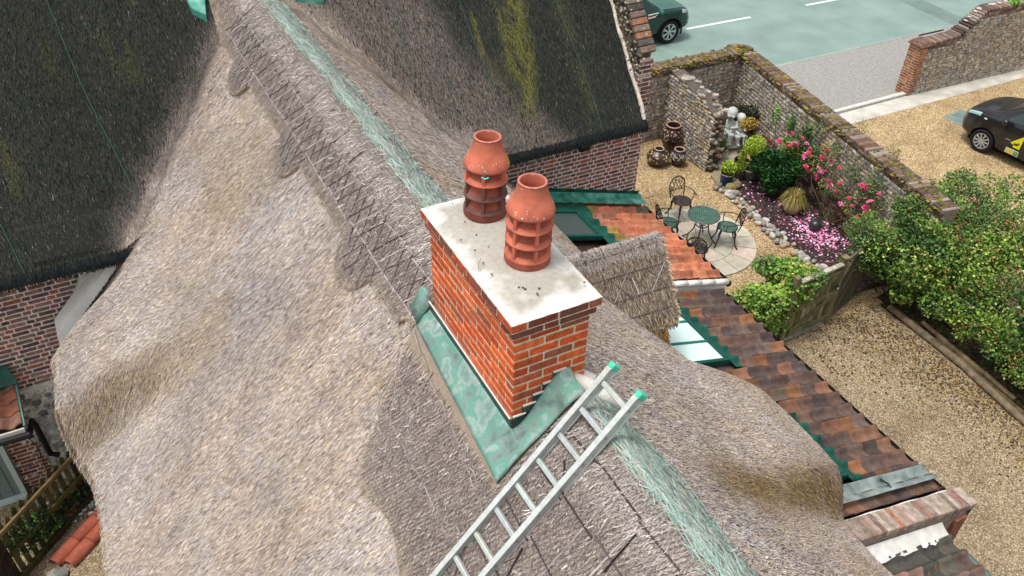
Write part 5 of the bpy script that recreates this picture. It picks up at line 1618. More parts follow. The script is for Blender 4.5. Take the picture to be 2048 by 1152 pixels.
# ================================================================== VEHICLES
class Car:
    def __init__(s, st, nseg=60):
        s.st = np.array(st, float)   # x, sill z, belt z, half low, half belt, top z, half top
        s.xs = s.st[:, 0]
    def sec(s, x):
        v = [np.interp(x, s.xs, s.st[:, k]) for k in range(1, 7)]
        sz, bz, hl, hb, tz, ht = v
        pts = [(hl * .90, sz), (hl * .985, sz + .07), (hl, sz + (bz - sz) * .30), (hl * 1.005, sz + (bz - sz) * .55), (hb * 1.005, sz + (bz - sz) * .85), (hb * .985, bz), (hb * .95 + .02, bz + .015),
               (ht + (hb * .95 - ht) * .5, bz + .015 + (tz - bz) * .48), (ht, tz - (.055 if tz - bz > .2 else .015)), (ht * .86, tz - .012), (ht * .5, tz + .008), (0, tz + .016)]
        return pts
    def P(s, x, t, sgn=1, off=0.0):
        """point on the side: t = 0 sill .. 11 centre line"""
        pts = s.sec(x); i = min(int(t), len(pts) - 2); f = t - i
        a, b = Vector((pts[i][0], pts[i][1])), Vector((pts[i + 1][0], pts[i + 1][1]))
        p = a + (b - a) * f
        d = (b - a).normalized(); n = Vector((d.y, -d.x))
        p = p + n * off
        return Vector((x, sgn * p.x, p.y))
    def body(s, name, col, parent, wheels, R, mat):
        mb = MB()
        rows = []
        for x in np.linspace(s.xs[0], s.xs[-1], 90):
            pts = s.sec(x)
            rows.append([(x, a, z) for a, z in pts] + [(x, -a, z) for a, z in pts[-2::-1]])
        mb.grid(rows, col, flip=True, close=True)
        mb.add(rows[0], [tuple(range(len(rows[0])))], col); mb.add(rows[-1], [tuple(range(len(rows[0]) - 1, -1, -1))], col)
        o = mb.build(name, mat, None, smooth=True, angle=32)
        for x in wheels:
            cm = MB()
            cm.lathe([(0, -2), (R + .055, -2), (R + .055, 2), (0, 2)], (0, 0, 0), 40, Matrix.Translation((x, 0, R)) @ Matrix.Rotation(pi / 2, 4, 'X'))
            c = cm.build('cutter', mat, None)
            b = o.modifiers.new('cut', 'BOOLEAN'); b.object = c; b.operation = 'DIFFERENCE'; b.solver = 'EXACT'
            bpy.context.view_layer.update()
            me = bpy.data.meshes.new_from_object(o.evaluated_get(bpy.context.evaluated_depsgraph_get()))
            o.modifiers.clear(); o.data = me; bpy.data.objects.remove(c)
        me = o.data
        if 'Col' not in me.attributes:
            at = me.attributes.new('Col', 'FLOAT_COLOR', 'FACE'); at.data.foreach_set('color', np.tile(np.array([*col, 1.0]), len(me.polygons)))
        else:
            at = me.attributes['Col']; at.data.foreach_set('color', np.tile(np.array([*col, 1.0]), len(at.data)))
        o.parent = parent
        # dark inner wheel housing
        mb = MB()
        mb.box((np.mean(s.xs[[0, -1]]), 0, np.mean([wheels[0] * 0 + R, R + .35])), ((s.xs[-1] - s.xs[0]) * .86, 1.15, .75), lin(12, 13, 14))
        mb.build('underbody', RUBBER, parent)
        return o
    def patch(s, name, x0, x1, t0, t1, col, parent, mat, off=.006, sgns=(1, -1), nx=16, ntt=8, shape=None, label=None, smooth=True):
        for sg in sgns:
            mb = MB()
            rows = []
            for i in range(nx + 1):
                r = []
                for j in range(ntt + 1):
                    u, v = i / nx, j / ntt
                    xx, tt = x0 + (x1 - x0) * u, t0 + (t1 - t0) * v
                    if shape: xx, tt = shape(u, v)
                    r.append(s.P(xx, tt, sg, off))
                rows.append(r)
            mb.grid(rows, col, flip=(sg > 0))
            mb.build(name, mat, parent, smooth=smooth, label=label)
def wheel(parent, x, y, R, wdt, spokes, twin, sgn, rimcol):
    T = Matrix.Translation((x, y, R)) @ Matrix.Rotation(-sgn * pi / 2, 4, 'X')   # local z points outward
    h = wdt / 2
    rr = R * .68
    mb = MB()
    mb.lathe([(rr, -h), (R * .93, -h), (R * .985, -h * .7), (R, -h * .3), (R, h * .3), (R * .985, h * .7), (R * .93, h * .98), (R * .80, h * 1.02), (rr + .004, h * .9)], lin(30, 32, 33), 40)
    w_ = mb.build('wheel', RUBBER, parent, smooth=True, angle=40)
    w_.matrix_local = T
    mb = MB()
    mb.lathe([(rr, -h * .8), (rr, h * .88), (rr - .012, h * .92), (rr - .022, h * .86), (rr - .03, h * .4), (0, h * .3)], rimcol, 40)
    mb.lathe([(rr - .03, h * .42), (0, h * .36)], lin(26, 28, 28), 30)
    for k in range(spokes):
        a = 2 * pi * k / spokes
        for d in ((-.11, .11) if twin else (0,)):
            A = Vector((.045 * cos(a), .045 * sin(a), h * .80)); B = Vector(((rr - .012) * cos(a + d), (rr - .012) * sin(a + d), h * .86))
            c = (A + B) / 2; dirv = (B - A)
            Rm = Matrix((dirv.normalized(), Vector((0, 0, 1)).cross(dirv.normalized()), Vector((0, 0, 1)))).transposed()
            mb.bbox(c, (dirv.length, R * (.085 if twin else .125), .03), rimcol, Rm, 0, .006)
    mb.lathe([(0, h * .98), (.035, h * .97), (.055, h * .88), (.06, h * .6)], rimcol, 20)
    mb.build('rim', RIM, w_, smooth=True, angle=35)
# ---- dark green car on the road
suv = thing('parked_car', 'dark green off-road car on the road with its front corner past the gable', 'car', (13.0, 17.62, 0), 0)
st = [(-2.2, .42, .98, .86, .84, 1.02, .70), (-2.1, .34, 1.02, .92, .89, 1.55, .62), (-1.7, .32, 1.04, .94, .91, 1.74, .66), (-.6, .32, 1.04, .945, .92, 1.77, .68), (.15, .32, 1.04, .945, .92, 1.73, .66), (.95, .33, 1.03, .945, .915, 1.10, .80), (1.1, .33, 1.02, .945, .91, 1.08, .78), (1.75, .35, .98, .93, .87, 1.03, .72), (2.0, .38, .92, .88, .80, .98, .66), (2.16, .44, .80, .76, .70, .90, .56)]
sg_ = lin(26, 92, 78)
car = Car(st)
car.body('body', lin(12, 56, 48), suv, (1.33, -1.33), .375, PAINT)
for x_ in (1.33, -1.33):
    for s_ in (1, -1): wheel(suv, x_, s_ * .84, .375, .235, 7, True, s_, lin(190, 204, 200))
car.patch('windscreen', .24, .90, 9.05, 11, (0, 0, 0), suv, CARGLASS, off=.006)
for a, b in ((-.55, .12), (-1.45, -.65)): car.patch('window', a, b, 6.2, 7.9, (0, 0, 0), suv, CARGLASS)
car.patch('door', -.62, .62, .6, 5.6, lin(11, 53, 46), suv, PAINT, off=.008); car.patch('door', -1.55, -.66, 1.6, 5.6, lin(11, 53, 46), suv, PAINT, off=.008)
car.patch('headlight', 1.78, 2.02, 4.1, 5.9, lin(214, 226, 224), suv, mat_attr('headlamp', rough=.12, var=.05, spec=.8, bump=0), off=.012, nx=8)
car.patch('indicator_lens', 1.93, 2.06, 4.0, 4.9, lin(120, 160, 150), suv, GLAZE, off=.016, nx=5)
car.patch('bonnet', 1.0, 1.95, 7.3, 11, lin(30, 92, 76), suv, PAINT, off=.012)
for s_ in (1, -1):
    mb = MB()
    P = [car.P(.46, 4.9, s_, .012), car.P(.84, 5.2, s_, .012), car.P(.72, 4.2, s_, .012), car.P(.48, 4.0, s_, .012)]
    mb.tube(P, .018, lin(206, 216, 212), n=6, close=True)
    q = car.P(.60, 4.55, s_, .010)
    mb.box(q, (.16, .012, .055), lin(206, 66, 50))
    v = mb.build('side_vent', MATTE, suv)
    mb = MB()   # arch trim
    pts = [(1.33 + .445 * cos(a), s_ * .948, .375 + .445 * sin(a)) for a in np.linspace(-.25, pi + .25, 22)]
    mb.tube(pts, .028, lin(28, 34, 34), n=6)
    mb.build('arch_trim', RUBBER, suv)
    mb = MB(); mb.ico((.86, s_ * 1.04, 1.10), (.07, .11, .085), lin(30, 96, 82), 2); mb.build('door_mirror', PAINT, suv, smooth=True)
mb = MB()
mb.bbox((2.12, 0, .50), (.16, 1.5, .18), lin(22, 28, 28), None, 0, .04); mb.bbox((2.14, 0, .78), (.06, .9, .14), lin(20, 24, 24), None, 0, .01)
mb.build('bumper', RUBBER, suv)

# ---- dark hatchback on the gravel
vh = math.atan2(.993, -.12)
van = thing('parked_car', 'dark small car on the gravel with a yellow triangle sticker on its door', 'car', (18.56, 6.6, 0), vh)
st = [(-2.05, .40, .92, .78, .76, 1.0, .62), (-1.9, .28, 1.0, .84, .81, 1.50, .58), (-1.2, .24, 1.0, .86, .83, 1.62, .62), (0, .24, .98, .865, .84, 1.64, .63), (.5, .24, .97, .865, .84, 1.56, .60), (1.12, .24, .95, .86, .83, 1.14, .66), (1.35, .25, .93, .855, .82, 1.06, .68), (1.7, .27, .88, .82, .76, .98, .62), (1.95, .31, .80, .72, .66, .88, .52), (2.08, .38, .68, .55, .50, .76, .40)]
vc = lin(30, 30, 32)
car = Car(st)
car.body('body', vc, van, (1.30, -1.25), .30, PAINT)
for x_ in (1.30, -1.25):
    for s_ in (1, -1): wheel(van, x_, s_ * .775, .30, .19, 10, False, s_, lin(176, 178, 178))
car.patch('windscreen', .52, 1.16, 8.9, 11, (0, 0, 0), van, CARGLASS, off=.008)
car.patch('side_window', -.15, 0, 6.3, 7.9, (0, 0, 0), van, CARGLASS, off=.008, shape=lambda u, v: (-.30 + (1.02 - .46 * v + .30) * u, 6.3 + 1.6 * v))
car.patch('side_window', -1.1, -.4, 6.3, 7.9, (0, 0, 0), van, CARGLASS, off=.008)
car.patch('door', -.34, .86, .5, 5.8, vc, van, PAINT, off=.007)
car.patch('bonnet', 1.14, 1.98, 6.6, 11, lin(34, 34, 36), van, PAINT, off=.009)
car.patch('headlight', 1.58, 1.98, 4.6, 6.4, lin(150, 190, 184), van, mat_attr('headlamp', rough=.1, var=.05, spec=.9, bump=0), off=.012, nx=10)
for s_ in (1, -1):
    mb = MB(); mb.bbox(car.P(1.42, 4.4, s_, .01), (.075, .02, .035), lin(226, 226, 222), None, 0, .008); mb.build('side_repeater', MATTE, van)
    mb = MB(); mb.ico((.86, s_ * .97, 1.05), (.085, .11, .095), lin(24, 26, 27), 2); mb.box((.87, s_ * .88, 1.0), (.06, .10, .05), lin(22, 24, 24)); mb.build('door_mirror', PAINT, van, smooth=True)
    mb = MB(); mb.bbox(car.P(.70, 3.0, s_, .018), (.13, .02, .02), lin(120, 122, 122), None, 0, .005); mb.build('badge', MATTE, van)
mb = MB(); mb.bbox((-.55, .875, .78), (.16, .03, .035), lin(26, 28, 28), None, 0, .01); mb.build('handle', PAINT, van)
mb = MB()
mb.box((.55, .40, .80), (.45, .42, .5), lin(34, 40, 38)); mb.tube([(.82 + .0 * cos(a), .38 + .17 * cos(a), .98 + .17 * sin(a)) for a in np.linspace(0, 2 * pi, 20)], .015, lin(20, 22, 22), n=6)
mb.build('dashboard', RUBBER, van)
# stickers (left door)
yv = .885
mb = MB()
mb.add([(.62, yv, .60), (.36, yv, .50), (.34, yv, .88)], [(0, 1, 2)], lin(226, 222, 40))
mb.bbox((.45, yv - .0, .535), (.15, .006, .05), lin(226, 222, 40), None, 0, .002)
stk = mb.build('triangle_sticker', MATTE, van)
def text(s_, name, loc, size, col, parent, rot):
    cu = bpy.data.curves.new(name, 'FONT'); cu.body = s_; cu.size = size; cu.align_x = 'CENTER'; cu.align_y = 'CENTER'; cu.offset = .004
    o = bpy.data.objects.new(name, cu); C.objects.link(o); bpy.context.view_layer.update()
    me = bpy.data.meshes.new_from_object(o.evaluated_get(bpy.context.evaluated_depsgraph_get())); bpy.data.objects.remove(o)
    at = me.attributes.new('Col', 'FLOAT_COLOR', 'FACE'); at.data.foreach_set('color', np.tile(np.array([*col, 1.0]), len(me.polygons)))
    me.materials.clear(); me.materials.append(MATTE)
    o = bpy.data.objects.new(name, me); C.objects.link(o); o.parent = parent; o.location = loc; o.rotation_euler = rot
    return o
text('safe', 'lettering', (.452, yv + .004, .612), .105, lin(40, 40, 30), stk, (pi / 2, radians(-12), pi))
mb = MB()
mb.bbox((.50, yv - .002, .385), (.33, .006, .135), lin(214, 216, 190), None, 0, .002)
mb.box((.555, yv + .003, .385), (.19, .004, .105), lin(206, 188, 84)); mb.box((.40, yv + .003, .385), (.105, .004, .105), lin(72, 132, 88)); mb.box((.40, yv + .0055, .40), (.06, .002, .03), lin(140, 180, 120))
mb.build('door_sticker', MATTE, van)

# ================================================================== PATIO FURNITURE
IRC = lin(48, 42, 44); IRG = lin(96, 140, 124)
def lattice(mb, R, z, sp_, wd_, th, col, cen=(0, 0)):
    for ang in (radians(35), radians(-35)):
        k = -R + sp_ * .5
        while k < R:
            hl = sqrt(max(0, R * R - k * k))
            if hl > .02:
                Rm = rotz(ang)
                mb.box(Vector((cen[0], cen[1], z)) + Rm @ Vector((0, k, 0)), (2 * hl, wd_, th), col, Rm)
            k += sp_
def ring(mb, R, z, r, col, n=40): mb.tube([(R * cos(a), R * sin(a), z) for a in np.linspace(0, 2 * pi, n, endpoint=False)], r, col, n=6, close=True)
tb_ = thing('bistro_table', 'round green cast metal bistro table on the circular patio', 'table', (8.72, 7.72, .022), .3)
mb = MB(); lattice(mb, .325, .655, .040, .021, .012, IRG); ring(mb, .33, .655, .016, lin(88, 92, 96)); ring(mb, .16, .656, .012, lin(70, 112, 98))
for k in range(6): mb.box(rotz(k * pi / 3) @ Vector((.165, 0, .652)), (.33, .014, .012), lin(60, 92, 84), rotz(k * pi / 3))
mb.build('tabletop', IRON, tb_)
for k in range(4):
    mb = MB(); R = rotz(k * pi / 2 + .4)
    mb.tube([R @ Vector(p) for p in ((.20, 0, .645), (.15, 0, .55), (.13, 0, .42), (.17, 0, .25), (.26, 0, .10), (.34, 0, .03), (.37, 0, .012))], [.013, .014, .014, .014, .014, .013, .02], IRC, n=7)
    mb.build('leg', IRON, tb_)
mb = MB(); ring(mb, .135, .42, .012, IRC); ring(mb, .13, .52, .010, IRC); ring(mb, .06, .42, .008, IRC, 20)
for k in range(4): mb.tube([rotz(k * pi / 2) @ Vector((.06, 0, .42)), rotz(k * pi / 2) @ Vector((.135, 0, .42))], .008, IRC, n=6)
mb.build('brace', IRON, tb_)
def chair(label, x, y, rz, green):
    """faces local +x; back at -x"""
    t = thing('garden_chair', label, 'chair', (x, y, .022), rz, 'cast metal chairs round the bistro table')
    sc = IRG if green else lin(84, 72, 74)
    mb = MB(); lattice(mb, .20, .43, .038, .020, .010, sc); ring(mb, .205, .43, .014, IRC)
    mb.build('seat', IRON, t)
    for a, o in ((.7, .31), (-.7, .31), (2.45, .33), (-2.45, .33)):
        mb = MB()
        d = Vector((cos(a), sin(a), 0))
        mb.tube([d * .17 + Vector((0, 0, .42)), d * .215 + Vector((0, 0, .33)), d * .22 + Vector((0, 0, .2)), d * .26 + Vector((0, 0, .07)), d * o + Vector((0, 0, .0))], [.028, .026, .019, .014, .018], IRC, n=7)
        mb.build('leg', IRON, t)
    mb = MB()
    lean = lambda z: -.19 - .22 * (z - .42)
    hoop = [Vector((lean(z), yy, z)) for yy, z in [(-.17, .42), (-.19, .55), (-.20, .68), (-.185, .76), (-.14, .83), (-.075, .875), (0, .89), (.075, .875), (.14, .83), (.185, .76), (.20, .68), (.19, .55), (.17, .42)]]
    mb.tube(hoop, .013, IRC, n=7)
    mb.build('back_frame', IRON, t)
    mb = MB()
    def bp_(yy, z): return Vector((lean(z), yy, z))
    for k in (-.12, -.04, .04, .12):
        for s_ in (1, -1):
            pts = [(k + s_ * .10 * q, .60 + .22 * q) for q in np.linspace(0, 1, 5)]
            pts = [p for p in pts if abs(p[0]) < .185]
            if len(pts) > 1: mb.tube([bp_(*p) for p in pts], .007, IRC, n=5)
    for cy_, cz_ in ((-.09, .80), (.09, .80), (0, .83), (-.13, .63), (.13, .63)):
        mb.tube([bp_(cy_ + .04 * cos(a), cz_ + .04 * sin(a)) for a in np.linspace(0, 5.2, 14)], .007, IRC, n=5)
    mb.tube([bp_(-.19, .575), bp_(0, .60), bp_(.19, .575)], .009, IRC, n=5)
    mb.build('back_scrollwork', IRON, t)
    for s_ in (1, -1):
        mb = MB()
        mb.tube([(-.215, s_ * .195, .62), (-.10, s_ * .25, .635), (.04, s_ * .265, .62), (.12, s_ * .25, .62), (.145, s_ * .25, .60), (.125, s_ * .25, .585)], .011, IRC, n=6)
        mb.tube([(.06, s_ * .262, .615), (.07, s_ * .24, .52), (.06, s_ * .195, .43)], .010, IRC, n=6)
        mb.build('arm', IRON, t)
def face(x, y): return math.atan2(7.72 - y, 8.72 - x)
chair('brown seated metal chair on the urn side of the bistro table', 8.87, 8.64, face(8.87, 8.64) + .12, False)
chair('metal chair whose edge tucks behind the orange pantile eave', 8.10, 8.07, face(8.1, 8.07) + .25, True)
chair('metal chair between the bistro table and the cobble row', 9.14, 7.40, face(9.14, 7.40) + .1, True)
chair('metal chair with its back to the roof tiles, nearest the gate', 8.09, 7.05, face(8.09, 7.05) - .1, False)

# ================================================================== POTS, URNS, STATUE
def urn(label, x, y, prof, col, pale, z0, z1, handles=False):
    t = thing('garden_urn', label, 'urn', (x, y, 0), 0, 'dark patterned urns by the flint wall')
    mb = MB(); mb.lathe(prof, col, 32)
    zs = [p[1] for p in prof[:-4]]; rs = [p[0] for p in prof[:-4]]
    for k in range(90):
        a = random.uniform(0, 2 * pi); z = random.uniform(z0, z1)
        r = np.interp(z, zs, rs) + .001
        slope = (np.interp(z + .01, zs, rs) - np.interp(z - .01, zs, rs)) / .02
        R = rotz(a) @ Matrix.Rotation(math.atan(slope), 3, 'Y') @ Matrix.Rotation(random.choice([-.7, .7, 0]), 3, 'X')
        mb.ico((r * cos(a), r * sin(a), z), (.004, random.uniform(.008, .014), random.uniform(.02, .036)), jit(pale, .15), 1, R)
    mb.build('body', GLAZE, t, smooth=True, angle=60)
    rt2 = prof[-4]
    mb = MB(); mb.tube([(rt2[0] * cos(a), rt2[0] * sin(a), rt2[1]) for a in np.linspace(0, 2 * pi, 28, endpoint=False)], .017, lin(178, 150, 132), n=8, close=True)
    mb.build('rim', GLAZE, t, smooth=True)
    if handles:
        for s_ in (0, 2.1, 4.2):
            mb = MB(); mb.tube([rotz(s_) @ Vector(p) for p in ((.11, 0, .36), (.15, 0, .40), (.18, 0, .35))], .014, lin(120, 96, 80), n=6); mb.build('handle', GLAZE, t)
inner = lambda r, z: [(r, z), (r - .025, z - .01), (r - .03, z - .2), (0, z - .22)]
urn('tall dark urn with leaf pattern, tallest of three by the flint wall', 10.40, 11.12, [(.0, 0), (.13, 0), (.17, .12), (.25, .34), (.28, .48), (.25, .60), (.19, .68), (.16, .72), (.17, .745)] + inner(.175, .76), lin(62, 42, 38), lin(206, 182, 158), .42, .66)
urn('squat wide dark urn with small mouth and knob handles', 9.78, 10.78, [(0, 0), (.15, 0), (.24, .08), (.29, .18), (.28, .26), (.22, .33), (.13, .38), (.10, .40), (.105, .415)] + inner(.11, .43), lin(66, 46, 38), lin(214, 192, 150), .16, .37, True)
urn('small dark urn with grey leaf band right of the taller urn', 10.22, 10.55, [(0, 0), (.11, 0), (.16, .08), (.205, .20), (.20, .28), (.16, .35), (.12, .38), (.11, .40), (.115, .41)] + inner(.12, .42), lin(58, 44, 42), lin(190, 184, 178), .20, .35)
def planter(name, label, x, y, prof, col, mat, leafblobs, n, size, cols, aspect=.6, up=.5, rim=None, droop=.3):
    t = thing(name, label, 'plant pot', (x, y, 0))
    mb = MB(); mb.lathe(prof, col, 28); b = mb.build('pot', mat, t, smooth=True, angle=50)
    if rim:
        mb = MB(); mb.tube([(rim[0] * cos(a), rim[0] * sin(a), rim[1]) for a in np.linspace(0, 2 * pi, 28, endpoint=False)], .012, lin(190, 166, 140), n=6, close=True); mb.build('rim', mat, b)
    mb = MB(); mb.lathe([(0, prof[-1][1] - .03), (prof[-1][0] - .01, prof[-1][1] - .03)], lin(50, 38, 28), 20); mb.build('compost', STONE, t)
    if leafblobs:
        mb = MB(); P = clump_pts(n, leafblobs, .3); leafcards(mb, P, size, njit(cols, len(P), .22, .06), aspect=aspect, up=up, droop=droop); mb.build('foliage', LEAF, t)
    return t
YG = [lin(150, 182, 44), lin(124, 158, 44), lin(172, 196, 60), lin(176, 178, 52), lin(96, 130, 40)]
cyl = lambda r0, r1, h: [(0, 0), (r0, 0), (r0 * .99, .01), (r1, h), (r1 - .02, h)]
planter('potted_shrub', 'bushy yellow green shrub in a dark blue glazed pot with buff rim', 10.72, 9.32, cyl(.135, .16, .30), lin(22, 52, 92), GLAZE, [((0, 0, .45), (.20, .19, .17))], 520, .06, YG, rim=(.155, .30))
planter('potted_conifer', 'golden dwarf conifer in the pot at the edge of the mulch', 11.15, 9.38, cyl(.12, .15, .22), lin(84, 68, 60), GLAZE, [((0, 0, .36), (.16, .16, .18)), ((0, 0, .58), (.12, .12, .18)), ((0, 0, .78), (.08, .08, .12))], 1100, .04, YG[:4] + [lin(110, 128, 40)], aspect=.4)
planter('terracotta_planter', 'terracotta pot of grassy leaves behind the broken wall stub', 11.22, 10.33, cyl(.12, .165, .27), lin(160, 84, 62), TERRA, [((0, 0, .40), (.28, .26, .18))], 420, .16, [lin(84, 110, 50), lin(110, 128, 62), lin(64, 84, 42), lin(120, 110, 60)], aspect=.10, up=.1)
planter('bowl_planter', 'grey rimmed bowl planter beside the dark green shrub', 11.42, 9.28, [(0, 0), (.14, 0), (.2, .12), (.235, .26), (.24, .29), (.21, .29)], lin(104, 118, 116), GLAZE, [((.05, .05, .34), (.16, .16, .10))], 160, .06, GRN[:4], rim=(.235, .29))
planter('grass_planter', 'mop of yellow striped grass in a pale buff pot on the mulch', 11.30, 7.72, [(0, 0), (.13, 0), (.18, .08), (.21, .22), (.19, .30), (.16, .30)], lin(176, 150, 128), TERRA, None, 0, 0, None)
gp = bpy.data.objects[[o.name for o in bpy.data.objects if o.name.startswith('grass_planter')][0]]
mb = MB()
for k in range(330):
    a = random.uniform(0, 2 * pi); L = random.uniform(.24, .40); h = random.uniform(.03, .24)
    d = Vector((cos(a), sin(a), 0)); s_ = Vector((-d.y, d.x, 0)) * .006
    p0, p1, p2 = d * .04 + Vector((0, 0, .29)), d * L * .5 + Vector((0, 0, .34 + h)), d * L + Vector((0, 0, .22 + h * .4 - .1 * random.random()))
    c = jit(random.choice([lin(160, 150, 70), lin(120, 130, 60), lin(186, 172, 96), lin(140, 112, 70)]), .2)
    mb.add([p0 - s_, p0 + s_, p1 + s_, p1 - s_, p2], [(0, 1, 2, 3), (3, 2, 4)], c)
mb.build('grass_blades', LEAF, gp)
t = thing('topiary_plant', 'bronze yellow mop head plant on a thin bare stem by the flint corner', 'plant', (11.48, 9.72, 0))
mb = MB(); mb.lathe(cyl(.14, .18, .26), lin(34, 32, 34), 24); mb.build('pot', GLAZE, t)
mb = MB(); mb.tube([(0, 0, .2), (-.02, .01, .7), (-.05, .0, 1.15)], .011, lin(150, 134, 104), n=6); mb.build('stem', WOOD, t)
mb = MB(); P = clump_pts(650, [((-.05, 0, 1.24), (.26, .22, .13))], .3); leafcards(mb, P, .05, njit([lin(176, 146, 50), lin(150, 120, 44), lin(196, 170, 70), lin(120, 104, 44)], len(P), .2)); mb.build('foliage', LEAF, t)
mb = MB(); mb.ico((10.98, 9.55, .15), (.155, .155, .15), lin(96, 150, 156), 3, None, 0, .01); tag(mb.build('glazed_ball', GLAZE, smooth=True), 'pale blue glazed garden ball between two yellow green potted plants', 'garden ball')
mb = MB(); mb.ico((11.28, 6.95, .13), (.145, .145, .14), lin(50, 56, 56), 3, None, 0, .015)
tag(mb.build('stone_ball', GLAZE, smooth=True), 'dark speckled stone ball lying among the fallen pink petals', 'garden ball')
# dark ground cover in the wall corner
cb = [((12.2 + random.uniform(-.35, .4), 11.0 + random.uniform(-.5, .4), random.uniform(.2, .9)), (.26, .24, .24)) for k in range(10)]
shrub('corner_ivy', 'dark ivy in the shady wall corner behind the cherub statue', 'plant', cb, 2600, .05, [lin(36, 52, 30), lin(48, 66, 36), lin(28, 40, 26), lin(60, 56, 40)], None, aspect=.8)
# cherub statue: two seated children on a round base, fused into one surface
def statue():
    mb = MB()
    c = lin(176, 184, 178)
    A = lambda p, r, R=None: mb.ico(p, r, c, 2, R)
    A((0, 0, .05), (.20, .16, .06)); A((0, .02, .13), (.17, .13, .10)); A((.02, .03, .20), (.15, .12, .06))
    def child(ox, oy, h, rz, s):
        R = rotz(rz)
        T = lambda p: R @ (Vector(p) * s) + Vector((ox, oy, h))
        A(T((0, 0, .10)), (.085 * s, .075 * s, .13 * s), R); A(T((0, .0, .0)), (.095 * s, .085 * s, .08 * s), R)
        A(T((0, -.01, .31)), (.078 * s, .082 * s, .088 * s), R); A(T((0, .01, .335)), (.084 * s, .086 * s, .075 * s), R)
        A(T((0, -.09, .30)), (.015 * s, .02 * s, .015 * s)); A(T((.035, -.075, .285)), (.03 * s, .025 * s, .025 * s)); A(T((-.035, -.075, .285)), (.03 * s, .025 * s, .025 * s))
        A(T((0, -.015, .215)), (.04 * s, .04 * s, .04 * s))
        for sg in (1, -1):
            mb.tube([T((sg * .075, 0, .18)), T((sg * .115, -.05, .10)), T((sg * .05, -.12, .09 + .03 * sg))], [.036 * s, .032 * s, .024 * s], c, n=10)
            A(T((sg * .05, -.125, .09 + .03 * sg)), .027 * s)
            mb.tube([T((sg * .05, -.03, -.01)), T((sg * .065, -.15, .0)), T((sg * .06, -.16, -.12))], [.055 * s, .048 * s, .032 * s], c, n=10)
            A(T((sg * .06, -.185, -.135)), (.028 * s, .05 * s, .024 * s), R)
    child(-.06, .0, .30, -.25, 1.1); child(.10, -.01, .27, .35, .95)
    mb.tube([(-.12, .02, .46), (-.02, .07, .44), (.10, .05, .42)], .03, c, n=8)
    mb.tube([(.18, .03, .42), (.20, .08, .40), (.14, .10, .30)], [.03, .05, .03], c, n=8)
    o = mb.build('cherub_statue', STONE, None)
    m = o.modifiers.new('r', 'REMESH'); m.mode = 'VOXEL'; m.voxel_size = .011
    m2 = o.modifiers.new('s', 'SMOOTH'); m2.iterations = 2
    bpy.context.view_layer.update()
    me = bpy.data.meshes.new_from_object(o.evaluated_get(bpy.context.evaluated_depsgraph_get()))
    o.modifiers.clear(); o.data = me
    for p in me.polygons: p.use_smooth = True
    if 'Col' in me.attributes: me.attributes.remove(me.attributes['Col'])
    at = me.attributes.new('Col', 'FLOAT_COLOR', 'FACE'); at.data.foreach_set('color', np.tile(np.array([*c, 1.0]), len(me.polygons)))
    me.materials.clear(); me.materials.append(mat_noise('pale_cast_stone', [(.3, lin(168, 174, 168)), (.7, lin(214, 218, 212))], scale=9, rough=.85, bump=.15))
    o.location = (11.84, 10.60, .10); o.rotation_euler = (0, 0, radians(-35)); o.scale = (1.5, 1.5, 1.4)
    tag(o, 'pale stone statue of two seated cherubs in the flint wall corner', 'statue')
statue()
mb = MB(); mb.ico((11.84, 10.60, .05), (.36, .32, .06), lin(140, 134, 120), 2, None, 0, .05); tag(mb.build('stone_plinth', STONE), 'low rough stone slab under the pale cherub statue', 'stone')
mb = MB()
for k in range(9):
    a = -1.2 + k * .3
    P = np.array([[9.45 + .10 * cos(a), 11.35 + .05 * sin(a), .30 + .03 * k]]); leafcards(mb, P, .16, njit([lin(110, 156, 74), lin(140, 176, 96)], 1), aspect=.25)
mb.tube([(9.42, 11.4, 0), (9.45, 11.36, .4)], .01, lin(90, 120, 60), n=5)
tag(mb.build('wall_fern', LEAF), 'sprig of bright green leaves by the flint wall near the house corner', 'plant')

# ================================================================== GATE AND FENCE
WG = [lin(132, 124, 92), lin(112, 106, 80), lin(146, 138, 108), lin(104, 98, 64), lin(124, 120, 78)]
gate = thing('timber_gate', 'weathered vertical board gate with pale top rail between climber and rose hedge', 'gate', (8.16, 4.43, 0), math.atan2(.06, 1.03))
H = 1.42
mb = MB()
for i in range(8):
    mb.bbox((.075 + i * .128, .0, H / 2 + .04), (.108, .02, H - .1), jit(random.choice(WG), .15), None, 0, .004)
mb.build('boards', WOOD, gate)
mb = MB(); mb.bbox((.53, 0, H + .01), (1.06, .09, .045), lin(176, 172, 156), None, 0, .006); mb.build('top_rail', WOOD, gate)
mb = MB()
for z in (.22, .80, 1.27): mb.bbox((.53, -.03, z), (1.02, .04, .10), jit(lin(112, 106, 76), .1), None, 0, .006)
for z0, z1 in ((.25, .76), (.84, 1.24)):
    d = Vector((.96, 0, z1 - z0)); mb.bbox((.53, -.032, (z0 + z1) / 2), (d.length, .036, .09), lin(108, 104, 74), Matrix.Rotation(-math.atan2(z1 - z0, .96), 3, 'Y'), 0, .006)
mb.build('ledges', WOOD, gate)
mb = MB(); mb.bbox((.98, -.06, .98), (.14, .03, .04), lin(34, 32, 32)); mb.ico((1.03, -.07, .93), .02, lin(190, 190, 190), 1); mb.build('latch', IRON, gate)
mb = MB(); mb.bbox((.5, -.0, .06), (1.02, .035, .07), lin(140, 142, 140), None, 0, .005); mb.build('bottom_bar', WOOD, gate)
mb = MB(); mb.bbox((9.27, 4.52, .77), (.11, .11, 1.54), lin(116, 108, 80), None, 0, .012); mb.bbox((9.27, 4.52, 1.555), (.13, .13, .03), lin(130, 120, 92), None, 0, .006)
